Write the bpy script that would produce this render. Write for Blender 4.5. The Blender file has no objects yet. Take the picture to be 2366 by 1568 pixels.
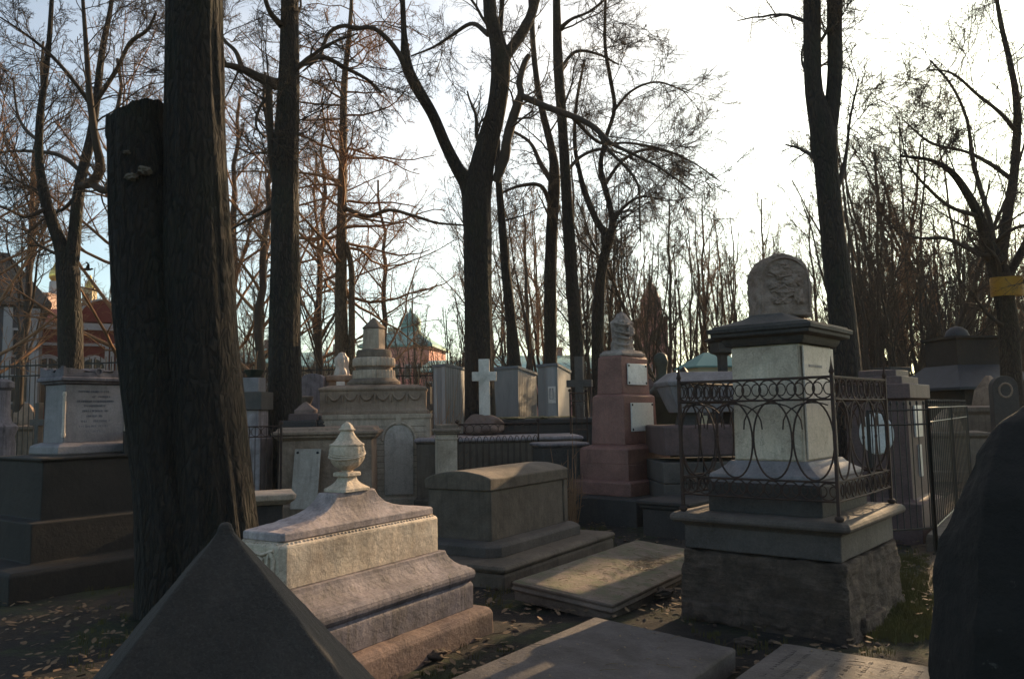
import bpy, bmesh, math, random
import numpy as np
from mathutils import Vector, Matrix, noise as mnoise
R = math.radians
random.seed(7)
SC = bpy.context.scene
COL = SC.collection

# ------------------------------------------------------------------ camera, sky, sun, exposure
EYE = Vector((0.0, 0.0, 1.65))
PITCH, ROLL, FPX = R(5.2), R(1.0), 1848.0          # focal length in units of a 2366 px wide frame
cam_d = bpy.data.cameras.new("camera")
cam = bpy.data.objects.new("camera", cam_d); COL.objects.link(cam)
FWD = Vector((0, math.cos(PITCH), math.sin(PITCH)))
UP0 = Vector((0, -math.sin(PITCH), math.cos(PITCH)))
RT0 = Vector((1, 0, 0))
RT = RT0 * math.cos(ROLL) - UP0 * math.sin(ROLL)
UP = UP0 * math.cos(ROLL) + RT0 * math.sin(ROLL)
m = Matrix((RT, UP, -FWD)).transposed().to_4x4(); m.translation = EYE
cam.matrix_world = m
cam_d.sensor_width = 36.0
cam_d.lens = 36.0 * FPX / 2366.0
cam_d.clip_start = 0.05; cam_d.clip_end = 2000
SC.camera = cam

SUN_AZ, SUN_EL = R(36.8), R(17.0)                   # azimuth to the right of the viewing direction (+Y)
LOBE = 5.0
W = bpy.data.worlds.new("World"); SC.world = W; W.use_nodes = True
nt = W.node_tree; nt.nodes.clear()
sky = nt.nodes.new("ShaderNodeTexSky"); sky.sky_type = 'NISHITA'; sky.sun_disc = False
sky.sun_elevation = SUN_EL; sky.sun_rotation = SUN_AZ
sky.air_density = 1.0; sky.dust_density = 1.0; sky.ozone_density = 3.0; sky.altitude = 0
bgn = nt.nodes.new("ShaderNodeBackground"); bgn.inputs[1].default_value = 0.11
wo = nt.nodes.new("ShaderNodeOutputWorld")
# thin bright high cloud round the sun: a warm white lobe of the sky itself, fixed to the sun's direction
SDIR = (math.sin(SUN_AZ) * math.cos(SUN_EL), math.cos(SUN_AZ) * math.cos(SUN_EL), math.sin(SUN_EL))
tcw = nt.nodes.new("ShaderNodeTexCoord"); dotn = nt.nodes.new("ShaderNodeVectorMath"); dotn.operation = 'DOT_PRODUCT'
nt.links.new(tcw.outputs['Generated'], dotn.inputs[0]); dotn.inputs[1].default_value = SDIR
mx = nt.nodes.new("ShaderNodeMath"); mx.operation = 'MAXIMUM'; nt.links.new(dotn.outputs['Value'], mx.inputs[0]); mx.inputs[1].default_value = 0.0
pw = nt.nodes.new("ShaderNodeMath"); pw.operation = 'POWER'; nt.links.new(mx.outputs[0], pw.inputs[0]); pw.inputs[1].default_value = 2.2
cn = nt.nodes.new("ShaderNodeTexNoise"); cmap = nt.nodes.new("ShaderNodeMapping"); cmap.inputs['Scale'].default_value = (2, 2, 6)
nt.links.new(tcw.outputs['Generated'], cmap.inputs[0]); nt.links.new(cmap.outputs[0], cn.inputs['Vector']); cn.inputs['Scale'].default_value = 1.6; cn.inputs['Detail'].default_value = 6
cm_ = nt.nodes.new("ShaderNodeMapRange"); cm_.inputs['From Min'].default_value = .3; cm_.inputs['From Max'].default_value = .7; cm_.inputs['To Min'].default_value = .7; cm_.inputs['To Max'].default_value = 1.25
nt.links.new(cn.outputs['Fac'], cm_.inputs['Value'])
ml = nt.nodes.new("ShaderNodeMath"); ml.operation = 'MULTIPLY'; nt.links.new(pw.outputs[0], ml.inputs[0]); nt.links.new(cm_.outputs[0], ml.inputs[1])
sc_ = nt.nodes.new("ShaderNodeVectorMath"); sc_.operation = 'SCALE'; sc_.inputs[0].default_value = (1.0, .80, .56); nt.links.new(ml.outputs[0], sc_.inputs['Scale'])
gain = nt.nodes.new("ShaderNodeVectorMath"); gain.operation = 'SCALE'; gain.inputs['Scale'].default_value = LOBE; nt.links.new(sc_.outputs[0], gain.inputs[0])
veil = nt.nodes.new('ShaderNodeVectorMath'); veil.operation = 'ADD'; veil.inputs[1].default_value = (.40, .32, .22)   # thin even veil of evening haze
nt.links.new(gain.outputs[0], veil.inputs[0])
addn = nt.nodes.new("ShaderNodeVectorMath"); addn.operation = 'ADD'; tint = nt.nodes.new('ShaderNodeVectorMath'); tint.operation = 'MULTIPLY'; tint.inputs[1].default_value = (.71, 1.0, 1.13)   # clear cold northern air
nt.links.new(sky.outputs[0], tint.inputs[0]); nt.links.new(tint.outputs[0], addn.inputs[0]); nt.links.new(veil.outputs[0], addn.inputs[1])
nt.links.new(addn.outputs[0], bgn.inputs[0]); nt.links.new(bgn.outputs[0], wo.inputs[0])
sd = bpy.data.lights.new("sun", 'SUN'); sd.energy = 5.0; sd.angle = R(0.5); sd.color = (1.0, 0.78, 0.55)
sun = bpy.data.objects.new("sun", sd); COL.objects.link(sun)
sdir = Vector((math.sin(SUN_AZ) * math.cos(SUN_EL), math.cos(SUN_AZ) * math.cos(SUN_EL), math.sin(SUN_EL)))
sun.rotation_euler = (-sdir).to_track_quat('-Z', 'Y').to_euler(); sun.location = sdir * 50
SC.view_settings.view_transform = 'Standard'; SC.view_settings.look = 'None'
SC.view_settings.exposure = 0.95; SC.view_settings.use_white_balance = True; SC.view_settings.white_balance_temperature = 8300; SC.view_settings.gamma = 1.0
SC.cycles.max_bounces = 6; SC.cycles.diffuse_bounces = 3; SC.cycles.caustics_reflective = False
SC.cycles.use_denoising = True

# ------------------------------------------------------------------ measuring helpers (2366 x 1568 survey units)
def at(px, py, Y):
    d = FWD * FPX + RT * (px - 1183.0) - UP * (py - 784.0)
    return EYE + d * (Y / d.y)
def gz(px, py, z=0.0):
    d = FWD * FPX + RT * (px - 1183.0) - UP * (py - 784.0)
    return EYE + d * ((z - EYE.z) / d.z)
def spot(px, Y, py=960, z=0.0):
    p = at(px, py, Y); return Vector((p.x, p.y, z))
def zof(px, py, Y): return at(px, py, Y).z
def mm(px, Y): return px * Y / FPX

# ------------------------------------------------------------------ object helpers
def tag(o, label=None, cat=None, group=None, kind=None):
    if label: o["label"] = label
    if cat: o["category"] = cat
    if group: o["group"] = group
    if kind: o["kind"] = kind
    return o
def thing(name, label, cat, loc=(0, 0, 0), rz=0.0, group=None):
    o = bpy.data.objects.new(name, None); COL.objects.link(o)
    o.empty_display_size = 0.2
    o.location = loc; o.rotation_euler = (0, 0, rz)
    return tag(o, label, cat, group)
def copy_tree(o, parent=None):
    c = o.copy(); COL.objects.link(c)
    if parent: c.parent = parent
    for ch in o.children: copy_tree(ch, c)
    return c

LAND = [(60, 'grey house'), (165, 'altar tomb'), (290, 'dead broken stem'), (450, 'double trunk'), (590, 'planter pillar'), (660, 'straight trunk'), (725, 'curved headstone'), (790, 'draped statue'),
        (862, 'fluted drums'), (960, 'domed church'), (1040, 'dry bramble stems'), (1120, 'white cross'), (1200, 'leaning slim trunk'), (1275, 'poster shed'), (1345, 'grey stone cross'), (1430, 'red granite pedestal'),
        (1512, 'brick tower'), (1580, 'trough sarcophagus'), (1670, 'capped pillar'), (1790, 'round-headed stele'), (1900, 'two-stemmed trunk'), (1990, 'end of the ring railing'), (2064, 'plain block tomb'), (2130, 'stepped granite tomb'), (2200, 'black path railing'), (2260, 'low chapel'), (2330, 'old spreading tree'), (2400, 'huge dark boulder')]
ORD = ['nearest', 'second nearest', 'third nearest', 'fourth nearest', 'fifth nearest', 'sixth nearest', 'seventh nearest', 'eighth nearest', 'ninth nearest', 'tenth nearest', 'eleventh nearest', 'farthest']
REG = {}
def note(o, kind, px, Y): REG.setdefault((kind, min(LAND, key=lambda q: abs(q[0] - px))[1]), []).append((Y, o))
def name_all():
    for (kind, land), L in REG.items():
        L.sort(key=lambda t: t[0])
        for i, (Y, o) in enumerate(L):
            o['label'] = kind + ' beyond the ' + land + ('' if len(L) == 1 else ', ' + ORD[min(i, 11)] + ' of those there')

class MB:
    def __init__(s): s.v = []; s.f = []
    def add(s, vs, fs):
        n = len(s.v); s.v += [tuple(p) for p in vs]; s.f += [[i + n for i in f] for f in fs]; return s
    def box(s, c, d, rz=0.0, ry=0.0, rx=0.0):
        M = Matrix.Rotation(rz, 3, 'Z') @ Matrix.Rotation(ry, 3, 'Y') @ Matrix.Rotation(rx, 3, 'X')
        c = Vector(c)
        vs = [c + M @ Vector((x * d[0] / 2, y * d[1] / 2, z * d[2] / 2)) for x in (-1, 1) for y in (-1, 1) for z in (-1, 1)]
        return s.add(vs, [(0, 1, 3, 2), (4, 6, 7, 5), (0, 4, 5, 1), (2, 3, 7, 6), (0, 2, 6, 4), (1, 5, 7, 3)])
    def loft(s, secs, ch=0.0, c=(0, 0), cap=True):
        """rectangular sections (z, half x, half y[, cx, cy]) with optional corner chamfer"""
        rings = []
        for q in secs:
            z, hx, hy = q[:3]; cx, cy = (q[3], q[4]) if len(q) > 3 else (0, 0)
            cx += c[0]; cy += c[1]
            if ch > 0:
                k = min(ch, hx * .95, hy * .95)
                pts = [(hx, -hy + k), (hx, hy - k), (hx - k, hy), (-hx + k, hy), (-hx, hy - k), (-hx, -hy + k), (-hx + k, -hy), (hx - k, -hy)]
            else:
                pts = [(hx, -hy), (hx, hy), (-hx, hy), (-hx, -hy)]
            rings.append([(cx + x, cy + y, z) for x, y in pts])
        n = len(rings[0]); vs = [p for r in rings for p in r]; fs = []
        for i in range(len(rings) - 1):
            for j in range(n):
                a, b = i * n + j, i * n + (j + 1) % n
                fs.append((a, b, b + n, a + n))
        if cap:
            fs.append(list(range(n))[::-1]); fs.append([(len(rings) - 1) * n + j for j in range(n)])
        return s.add(vs, fs)
    def prof(s, a, b, pr, ch=0.0, c=(0, 0)):
        return s.loft([(z, a + o, b + o) for o, z in pr], ch, c)
    def lathe(s, pr, seg=28, c=(0, 0, 0), wav=None):
        vs = []; fs = []; n = len(pr)
        for r, z in pr:
            for j in range(seg):
                t = 2 * math.pi * j / seg
                rr = r * (wav(t, z) if wav else 1)
                vs.append((c[0] + rr * math.cos(t), c[1] + rr * math.sin(t), c[2] + z))
        for i in range(n - 1):
            for j in range(seg):
                a, b = i * seg + j, i * seg + (j + 1) % seg
                fs.append((a, b, b + seg, a + seg))
        fs.append(list(range(seg))[::-1]); fs.append([(n - 1) * seg + j for j in range(seg)])
        return s.add(vs, fs)
    def prism(s, poly, d0, d1, axis='y'):
        """poly of (u, z) extruded along y (axis 'y', u = x) or along x (axis 'x', u = y)"""
        n = len(poly)
        mk = (lambda u, z, d: (u, d, z)) if axis == 'y' else ((lambda u, z, d: (d, u, z)) if axis == 'x' else (lambda u, z, d: (u, z, d)))
        vs = [mk(u, z, d0) for u, z in poly] + [mk(u, z, d1) for u, z in poly]
        fs = [tuple(range(n)), tuple(range(2 * n - 1, n - 1, -1))]
        fs += [(j, n + j, n + (j + 1) % n, (j + 1) % n) for j in range(n)]
        return s.add(vs, fs)
    def tube(s, pts, r, k=6, closed=False):
        pts = [Vector(p) for p in pts]; n = len(pts)
        rr = r if isinstance(r, (list, tuple)) else [r] * n
        vs = []; ref = None
        for i in range(n):
            a = pts[(i - 1) % n] if (closed or i) else pts[0]
            b = pts[(i + 1) % n] if (closed or i < n - 1) else pts[-1]
            t = (b - a).normalized()
            if ref is None:
                ref = Vector((0, 0, 1)) if abs(t.z) < .9 else Vector((1, 0, 0))
            u = t.cross(ref); u.normalize(); w = u.cross(t); ref = w.copy()
            for j in range(k):
                q = 2 * math.pi * j / k
                vs.append(pts[i] + (u * math.cos(q) + w * math.sin(q)) * rr[i])
        fs = []
        for i in range(n if closed else n - 1):
            for j in range(k):
                a, b = i * k + j, i * k + (j + 1) % k
                c2, d2 = ((i + 1) % n) * k + (j + 1) % k, ((i + 1) % n) * k + j
                fs.append((a, b, c2, d2))
        if not closed:
            fs.append(list(range(k))[::-1]); fs.append([(n - 1) * k + j for j in range(k)])
        return s.add(vs, fs)
    def blob(s, c, r, sub=2, amp=.25, seed=0, sc=2.0):
        bm = bmesh.new(); bmesh.ops.create_icosphere(bm, subdivisions=sub, radius=1.0); bm.verts.index_update()
        c = Vector(c); r = Vector(r if hasattr(r, '__len__') else (r, r, r))
        vs = []
        for v in bm.verts:
            k = 1 + amp * mnoise.noise(v.co * sc + Vector((seed * 3.1, seed * 1.7, 0)))
            vs.append(c + Vector((v.co.x * r.x, v.co.y * r.y, v.co.z * r.z)) * k)
        fs = [[v.index for v in f.verts] for f in bm.faces]; bm.free()
        return s.add(vs, fs)
    def build(s, name, mat, parent=None, smooth=35, bevel=0.0, sub=0, disp=0.0, dscale=.3, loc=None, seg=2):
        me = bpy.data.meshes.new(name); me.from_pydata([tuple(p) for p in s.v], [], s.f)
        bm = bmesh.new(); bm.from_mesh(me)
        bmesh.ops.recalc_face_normals(bm, faces=bm.faces)
        for f in bm.faces: f.smooth = True
        for e in bm.edges:
            if len(e.link_faces) == 2 and e.calc_face_angle(0) > R(smooth): e.smooth = False
        bm.to_mesh(me); bm.free(); me.materials.append(mat)
        o = bpy.data.objects.new(name, me); COL.objects.link(o)
        if loc is not None: o.location = loc
        if parent is not None: o.parent = parent
        if bevel:
            b = o.modifiers.new("bevel", 'BEVEL'); b.width = bevel; b.segments = seg; b.limit_method = 'ANGLE'; b.angle_limit = R(30)
        if disp:
            q = o.modifiers.new("sub", 'SUBSURF'); q.subdivision_type = 'SIMPLE'; q.levels = q.render_levels = sub or 3
            key = "clouds%.3f" % dscale
            tx = bpy.data.textures.get(key) or bpy.data.textures.new(key, 'CLOUDS')
            tx.noise_scale = dscale; tx.noise_depth = 4
            d = o.modifiers.new("disp", 'DISPLACE'); d.texture = tx; d.strength = disp; d.mid_level = .5
            d.texture_coords = 'LOCAL'
        return o

# ------------------------------------------------------------------ materials
def lerpc(a, b, t): return tuple(a[i] * (1 - t) + b[i] * t for i in range(3))
def newmat(name):
    m = bpy.data.materials.new(name); m.use_nodes = True
    n = m.node_tree.nodes; n.clear()
    o = n.new("ShaderNodeOutputMaterial"); p = n.new("ShaderNodeBsdfPrincipled")
    m.node_tree.links.new(p.outputs[0], o.inputs[0]); p.inputs['Roughness'].default_value = .85
    return m, m.node_tree, p
def noise_n(t, vec, scale, detail=8, rough=.6, dist=0.0):
    n = t.nodes.new("ShaderNodeTexNoise"); n.inputs['Scale'].default_value = scale
    n.inputs['Detail'].default_value = detail; n.inputs['Roughness'].default_value = rough
    n.inputs['Distortion'].default_value = dist
    t.links.new(vec, n.inputs['Vector']); return n.outputs['Fac']
def ramp(t, fac, stops):
    r = t.nodes.new("ShaderNodeValToRGB"); e = r.color_ramp.elements
    while len(e) < len(stops): e.new(.5)
    for i, (p, c) in enumerate(stops):
        e[i].position = p; e[i].color = (*c, 1) if hasattr(c, '__len__') else (c, c, c, 1)
    t.links.new(fac, r.inputs[0]); return r.outputs[0]
def mixc(t, a, b, fac, mode='MIX'):
    m = t.nodes.new("ShaderNodeMix"); m.data_type = 'RGBA'; m.blend_type = mode
    for s, v in ((6, a), (7, b)):
        if hasattr(v, 'node'): t.links.new(v, m.inputs[s])
        else: m.inputs[s].default_value = (*v, 1)
    if hasattr(fac, 'node'): t.links.new(fac, m.inputs[0])
    else: m.inputs[0].default_value = fac
    return m.outputs[2]
def coords(t, sx=1, sy=1, sz=1, which='Object'):
    c = t.nodes.new("ShaderNodeTexCoord"); mp = t.nodes.new("ShaderNodeMapping")
    mp.inputs['Scale'].default_value = (sx, sy, sz); t.links.new(c.outputs[which], mp.inputs[0]); return mp.outputs[0]
def bump(t, p, h, strength, dist=.01, prev=None):
    b = t.nodes.new("ShaderNodeBump"); b.inputs['Strength'].default_value = strength; b.inputs['Distance'].default_value = dist
    t.links.new(h, b.inputs['Height'])
    if prev is not None: t.links.new(prev, b.inputs['Normal'])
    t.links.new(b.outputs[0], p.inputs['Normal']); return b.outputs[0]

def stone(name, c1, c2, dirt, scale=3.0, bmp=.6, rough=.85, dirt_amt=.5, streak=.5, speck=0.0, speckc=(.02, .02, .02), moss=None, cracks=False):
    wm = lambda c: (min(.9, c[0] * 1.17), c[1] * .93, c[2] * .80)
    c1, c2, dirt = wm(c1), wm(c2), wm(dirt)
    m, t, p = newmat(name); v = coords(t)
    a = noise_n(t, v, scale, 10, .65, .4)
    col = ramp(t, a, [(.3, c1), (.7, c2)])
    d = noise_n(t, v, scale * .8, 12, .72, .6)
    dm = ramp(t, d, [(.5 - .22 * dirt_amt, 0.), (.5 + .16, 1.)])
    col = mixc(t, col, dirt, mixc(t, (0, 0, 0), dm, min(1, dirt_amt * 1.3)))
    if streak:
        vs = coords(t, 9, 9, .8); st = noise_n(t, vs, 2.2, 6, .6)
        sm = ramp(t, st, [(.5, 0.), (.72, 1.)])
        col = mixc(t, col, lerpc(dirt, (0, 0, 0), .3), mixc(t, (0, 0, 0), sm, streak))
    lg = noise_n(t, v, 1.3, 10, .7, .8)          # broad weathering patches
    col = mixc(t, col, ramp(t, lg, [(.34, (.52, .50, .47)), (.52, (.95, .95, .95)), (.70, (1.0, 1.0, 1.0))]), .85, 'MULTIPLY')
    lich = ramp(t, noise_n(t, v, 13, 10, .8, .3), [(.63, 0.), (.70, 1.)])   # pale lichen specks
    col = mixc(t, col, lerpc(c2, (.55, .55, .50), .35), mixc(t, (0, 0, 0), lich, .45))
    f = noise_n(t, v, 60, 6, .7)
    col = mixc(t, col, ramp(t, f, [(.25, .45), (.75, 1.)]), .7, 'MULTIPLY')
    if speck:
        sp = ramp(t, noise_n(t, v, 110, 3, .8), [(.5, 0.), (.62, 1.)])
        col = mixc(t, col, speckc, mixc(t, (0, 0, 0), sp, speck))
        sp2 = ramp(t, noise_n(t, v, 38, 8, .8), [(.42, 0.), (.66, 1.)])
        col = mixc(t, col, lerpc(c2, (1, 1, 1), .12), mixc(t, (0, 0, 0), sp2, speck * .35))
    if moss:
        g = t.nodes.new("ShaderNodeNewGeometry"); sx = t.nodes.new("ShaderNodeSeparateXYZ"); t.links.new(g.outputs['Normal'], sx.inputs[0])
        mn = noise_n(t, v, 5, 8, .7)
        mul = t.nodes.new("ShaderNodeMath"); mul.operation = 'MULTIPLY'; t.links.new(sx.outputs[2], mul.inputs[0]); t.links.new(mn, mul.inputs[1])
        mk = ramp(t, mul.outputs[0], [(.42, 0.), (.6, 1.)])
        col = mixc(t, col, moss, mk)
    h = noise_n(t, v, 22, 12, .75)
    if cracks:
        vc = t.nodes.new("ShaderNodeTexVoronoi"); vc.feature = 'DISTANCE_TO_EDGE'; vc.inputs['Scale'].default_value = 2.3
        wv = t.nodes.new("ShaderNodeVectorMath"); wv.operation = 'ADD'; t.links.new(v, wv.inputs[0])
        nz = t.nodes.new("ShaderNodeTexNoise"); nz.inputs['Scale'].default_value = 4; nz.inputs['Detail'].default_value = 6; t.links.new(v, nz.inputs['Vector'])
        t.links.new(nz.outputs['Color'], wv.inputs[1]); t.links.new(wv.outputs[0], vc.inputs['Vector'])
        cm = ramp(t, vc.outputs['Distance'], [(.0, 1.), (.012, 0.)])
        col = mixc(t, col, lerpc(dirt, (0, 0, 0), .5), mixc(t, (0, 0, 0), cm, .55))
    t.links.new(col, p.inputs['Base Color']); p.inputs['Roughness'].default_value = rough
    n1 = bump(t, p, h, bmp, .012); bump(t, p, noise_n(t, v, 5, 8, .6), bmp * .7, .03, n1)
    return m

def plain(name, c, rough=.7, metal=0.0, bmp=0.0, bs=30, c2=None, var=5):
    m, t, p = newmat(name); v = coords(t)
    col = ramp(t, noise_n(t, v, var, 8, .65), [(.3, c), (.7, c2 or lerpc(c, (0, 0, 0), .35))])
    t.links.new(col, p.inputs['Base Color']); p.inputs['Roughness'].default_value = rough; p.inputs['Metallic'].default_value = metal
    if bmp: bump(t, p, noise_n(t, v, bs, 8, .7), bmp, .01)
    return m

def bark(name, c1, c2, moss=None, sc=1.0, strength=1.0):
    m, t, p = newmat(name)
    v = coords(t, 1, 1, .26)
    n = noise_n(t, v, 20 * sc, 12, .75, .8)
    w = t.nodes.new("ShaderNodeTexVoronoi"); w.feature = 'DISTANCE_TO_EDGE'; w.inputs['Scale'].default_value = 24 * sc
    wv = t.nodes.new("ShaderNodeVectorMath"); wv.operation = 'MULTIPLY_ADD'
    nn = t.nodes.new("ShaderNodeTexNoise"); nn.inputs['Scale'].default_value = 8 * sc; t.links.new(v, nn.inputs['Vector'])
    t.links.new(nn.outputs['Color'], wv.inputs[0]); wv.inputs[1].default_value = (.10, .10, .10); t.links.new(v, wv.inputs[2])
    t.links.new(wv.outputs[0], w.inputs['Vector'])
    fur = ramp(t, w.outputs['Distance'], [(.0, 0.), (.28, 1.)])
    col = ramp(t, n, [(.3, c1), (.7, c2)])
    col = mixc(t, col, lerpc(c1, (0, 0, 0), .6), mixc(t, ramp(t, w.outputs['Distance'], [(0, 1.), (.16, 0.)]), (0, 0, 0), .25))
    if moss:
        mk = ramp(t, noise_n(t, coords(t, 1, 1, .4), 1.6, 8, .7), [(.5, 0.), (.68, 1.)])
        col = mixc(t, col, moss, mk)
    t.links.new(col, p.inputs['Base Color']); p.inputs['Roughness'].default_value = .95
    n1 = bump(t, p, fur, .8 * strength, .03); bump(t, p, n, .7 * strength, .03, n1)
    return m

M = {}
M['marble'] = stone('weathered_marble', (.66, .61, .52), (.82, .78, .69), (.25, .215, .18), 2.6, .7, .7, .45, .35, cracks=True)
M['marble_white'] = stone('white_marble', (0.594, 0.585, 0.558), (0.702, 0.693, 0.666), (0.324, 0.297, 0.261), 2.0, .3, .6, .3, .25, cracks=True)
M['marble_grey'] = stone('grey_marble', (.17, .175, .225), (.31, .315, .38), (.06, .06, .075), 3.2, .8, .8, .5, .8)
M['marble_lid'] = stone('blue_grey_marble', (.31, .31, .36), (.52, .52, .57), (.14, .13, .15), 4.0, .8, .8, .45, .6)
M['marble_blue'] = stone('cool_marble', (0.248, 0.267, 0.310), (0.322, 0.341, 0.384), (0.136, 0.136, 0.161), 2.0, .3, .7, .4, .3)
M['granite_red'] = stone('red_granite', (.225, .105, .088), (.345, .175, .148), (.12, .06, .055), 3.0, .4, .7, .35, .25, .6, (.09, .04, .04))
M['granite_rough'] = stone('rough_pink_granite', (0.216, 0.160, 0.144), (0.304, 0.240, 0.216), (0.112, 0.080, 0.072), 3.5, 1.0, .9, .5, .2, .4, (.14, .10, .10))
M['granite_darkred'] = stone('dark_red_granite', (.11, .07, .07), (.17, .11, .11), (.06, .045, .045), 3.0, .4, .7, .4, .3, .5, (.05, .03, .03))
M['granite_dark'] = stone('dark_granite', (0.037, 0.034, 0.034), (0.062, 0.060, 0.058), (0.021, 0.020, 0.019), 3.0, .6, .8, .4, .3, .4, (.04, .04, .045))
M['granite_grey'] = stone('grey_granite', (0.079, 0.076, 0.074), (0.129, 0.123, 0.118), (0.045, 0.042, 0.040), 3.4, .7, .8, .4, .2, .35, (.10, .10, .10))
M['lime'] = stone('warm_limestone', (.58, .53, .46), (.74, .69, .60), (.30, .26, .21), 2.4, .8, .9, .4, .4)
M['lime_dark'] = stone('sooty_limestone', (.22, .19, .16), (.34, .30, .26), (.11, .095, .08), 2.6, .9, .9, .5, .5)
M['lime_brown'] = stone('brown_limestone', (.34, .27, .22), (.48, .40, .33), (.19, .15, .12), 2.6, .8, .9, .5, .5)
M['sarc'] = stone('grey_green_stone', (0.130, 0.121, 0.104), (0.208, 0.194, 0.166), (0.068, 0.062, 0.054), 2.4, .7, .85, .5, .4)
M['slab'] = stone('ledger_stone', (0.187, 0.166, 0.149), (0.281, 0.255, 0.230), (0.093, 0.081, 0.072), 3.4, 1.0, .88, .5, 0, moss=(.10, .095, .05))
M['slab_blue'] = stone('blue_ledger_stone', (.085, .088, .10), (.14, .145, .16), (0.063, 0.062, 0.059), 3.4, .9, .85, .5, 0)
M['pyr'] = stone('pyramid_stone', (0.033, 0.030, 0.029), (0.057, 0.053, 0.050), (0.018, 0.017, 0.016), 4.0, 1.2, .9, .5, .25, .10, (.16, .155, .15))
M['rubble'] = stone('rubble_stone', (.085, .07, .06), (.19, .16, .135), (.04, .033, .028), 5.0, 1.8, .95, .6, .1, cracks=True)
M['coping'] = stone('coping_stone', (0.101, 0.092, 0.086), (0.160, 0.149, 0.140), (0.050, 0.045, 0.041), 3.0, .8, .85, .5, .2)
M['plaque'] = stone('plaque_marble', (.84, .88, .94), (.88, .90, .96), (.7, .72, .74), 2.0, .1, .45, .15, 0)
M['iron'] = plain('rusty_iron', (.03, .02, .017), .8, .2, .5, 60, (.075, .034, .022), 14)
M['iron_black'] = plain('black_iron', (.018, .016, .015), .6, .4, .3, 60, (.03, .025, .022), 10)
M['bolt'] = plain('dark_bolt', (.05, .05, .05), .5, .8)
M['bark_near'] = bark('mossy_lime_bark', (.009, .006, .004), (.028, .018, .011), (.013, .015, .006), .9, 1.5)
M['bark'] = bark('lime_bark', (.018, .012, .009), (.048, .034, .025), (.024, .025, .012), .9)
M['bark_far'] = plain('twig_bark', (.040, .026, .018), .9, 0, 0, 30, (.07, .046, .032), 3)
M['bark_far2'] = plain('brown_twig_bark', (.22, .105, .052), .9, 0, 0, 30, (.34, .17, .085), 3)  # brown, brightened to carry the sunlight in the larch twigs
M['stele'] = stone('stele_stone', (.34, .29, .27), (.50, .44, .41), (.20, .14, .10), 5, 1.2, .95, .55, .2)
M['sunlit_larch_bark'] = bark('sunlit_larch_bark', (.10, .06, .035), (.24, .15, .09), None, 1.0)  # sunlight on the trunk is put into this lighter bark colour
M['finial_stone'] = stone('finial_stone', (.36, .35, .35), (.55, .53, .52), (.16, .14, .13), 6, 1.3, .95, .55, .3)
M['bronze'] = plain('green_black_bronze', (.03, .035, .028), .6, .4, .6, 30, (.05, .06, .045), 8)
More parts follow.
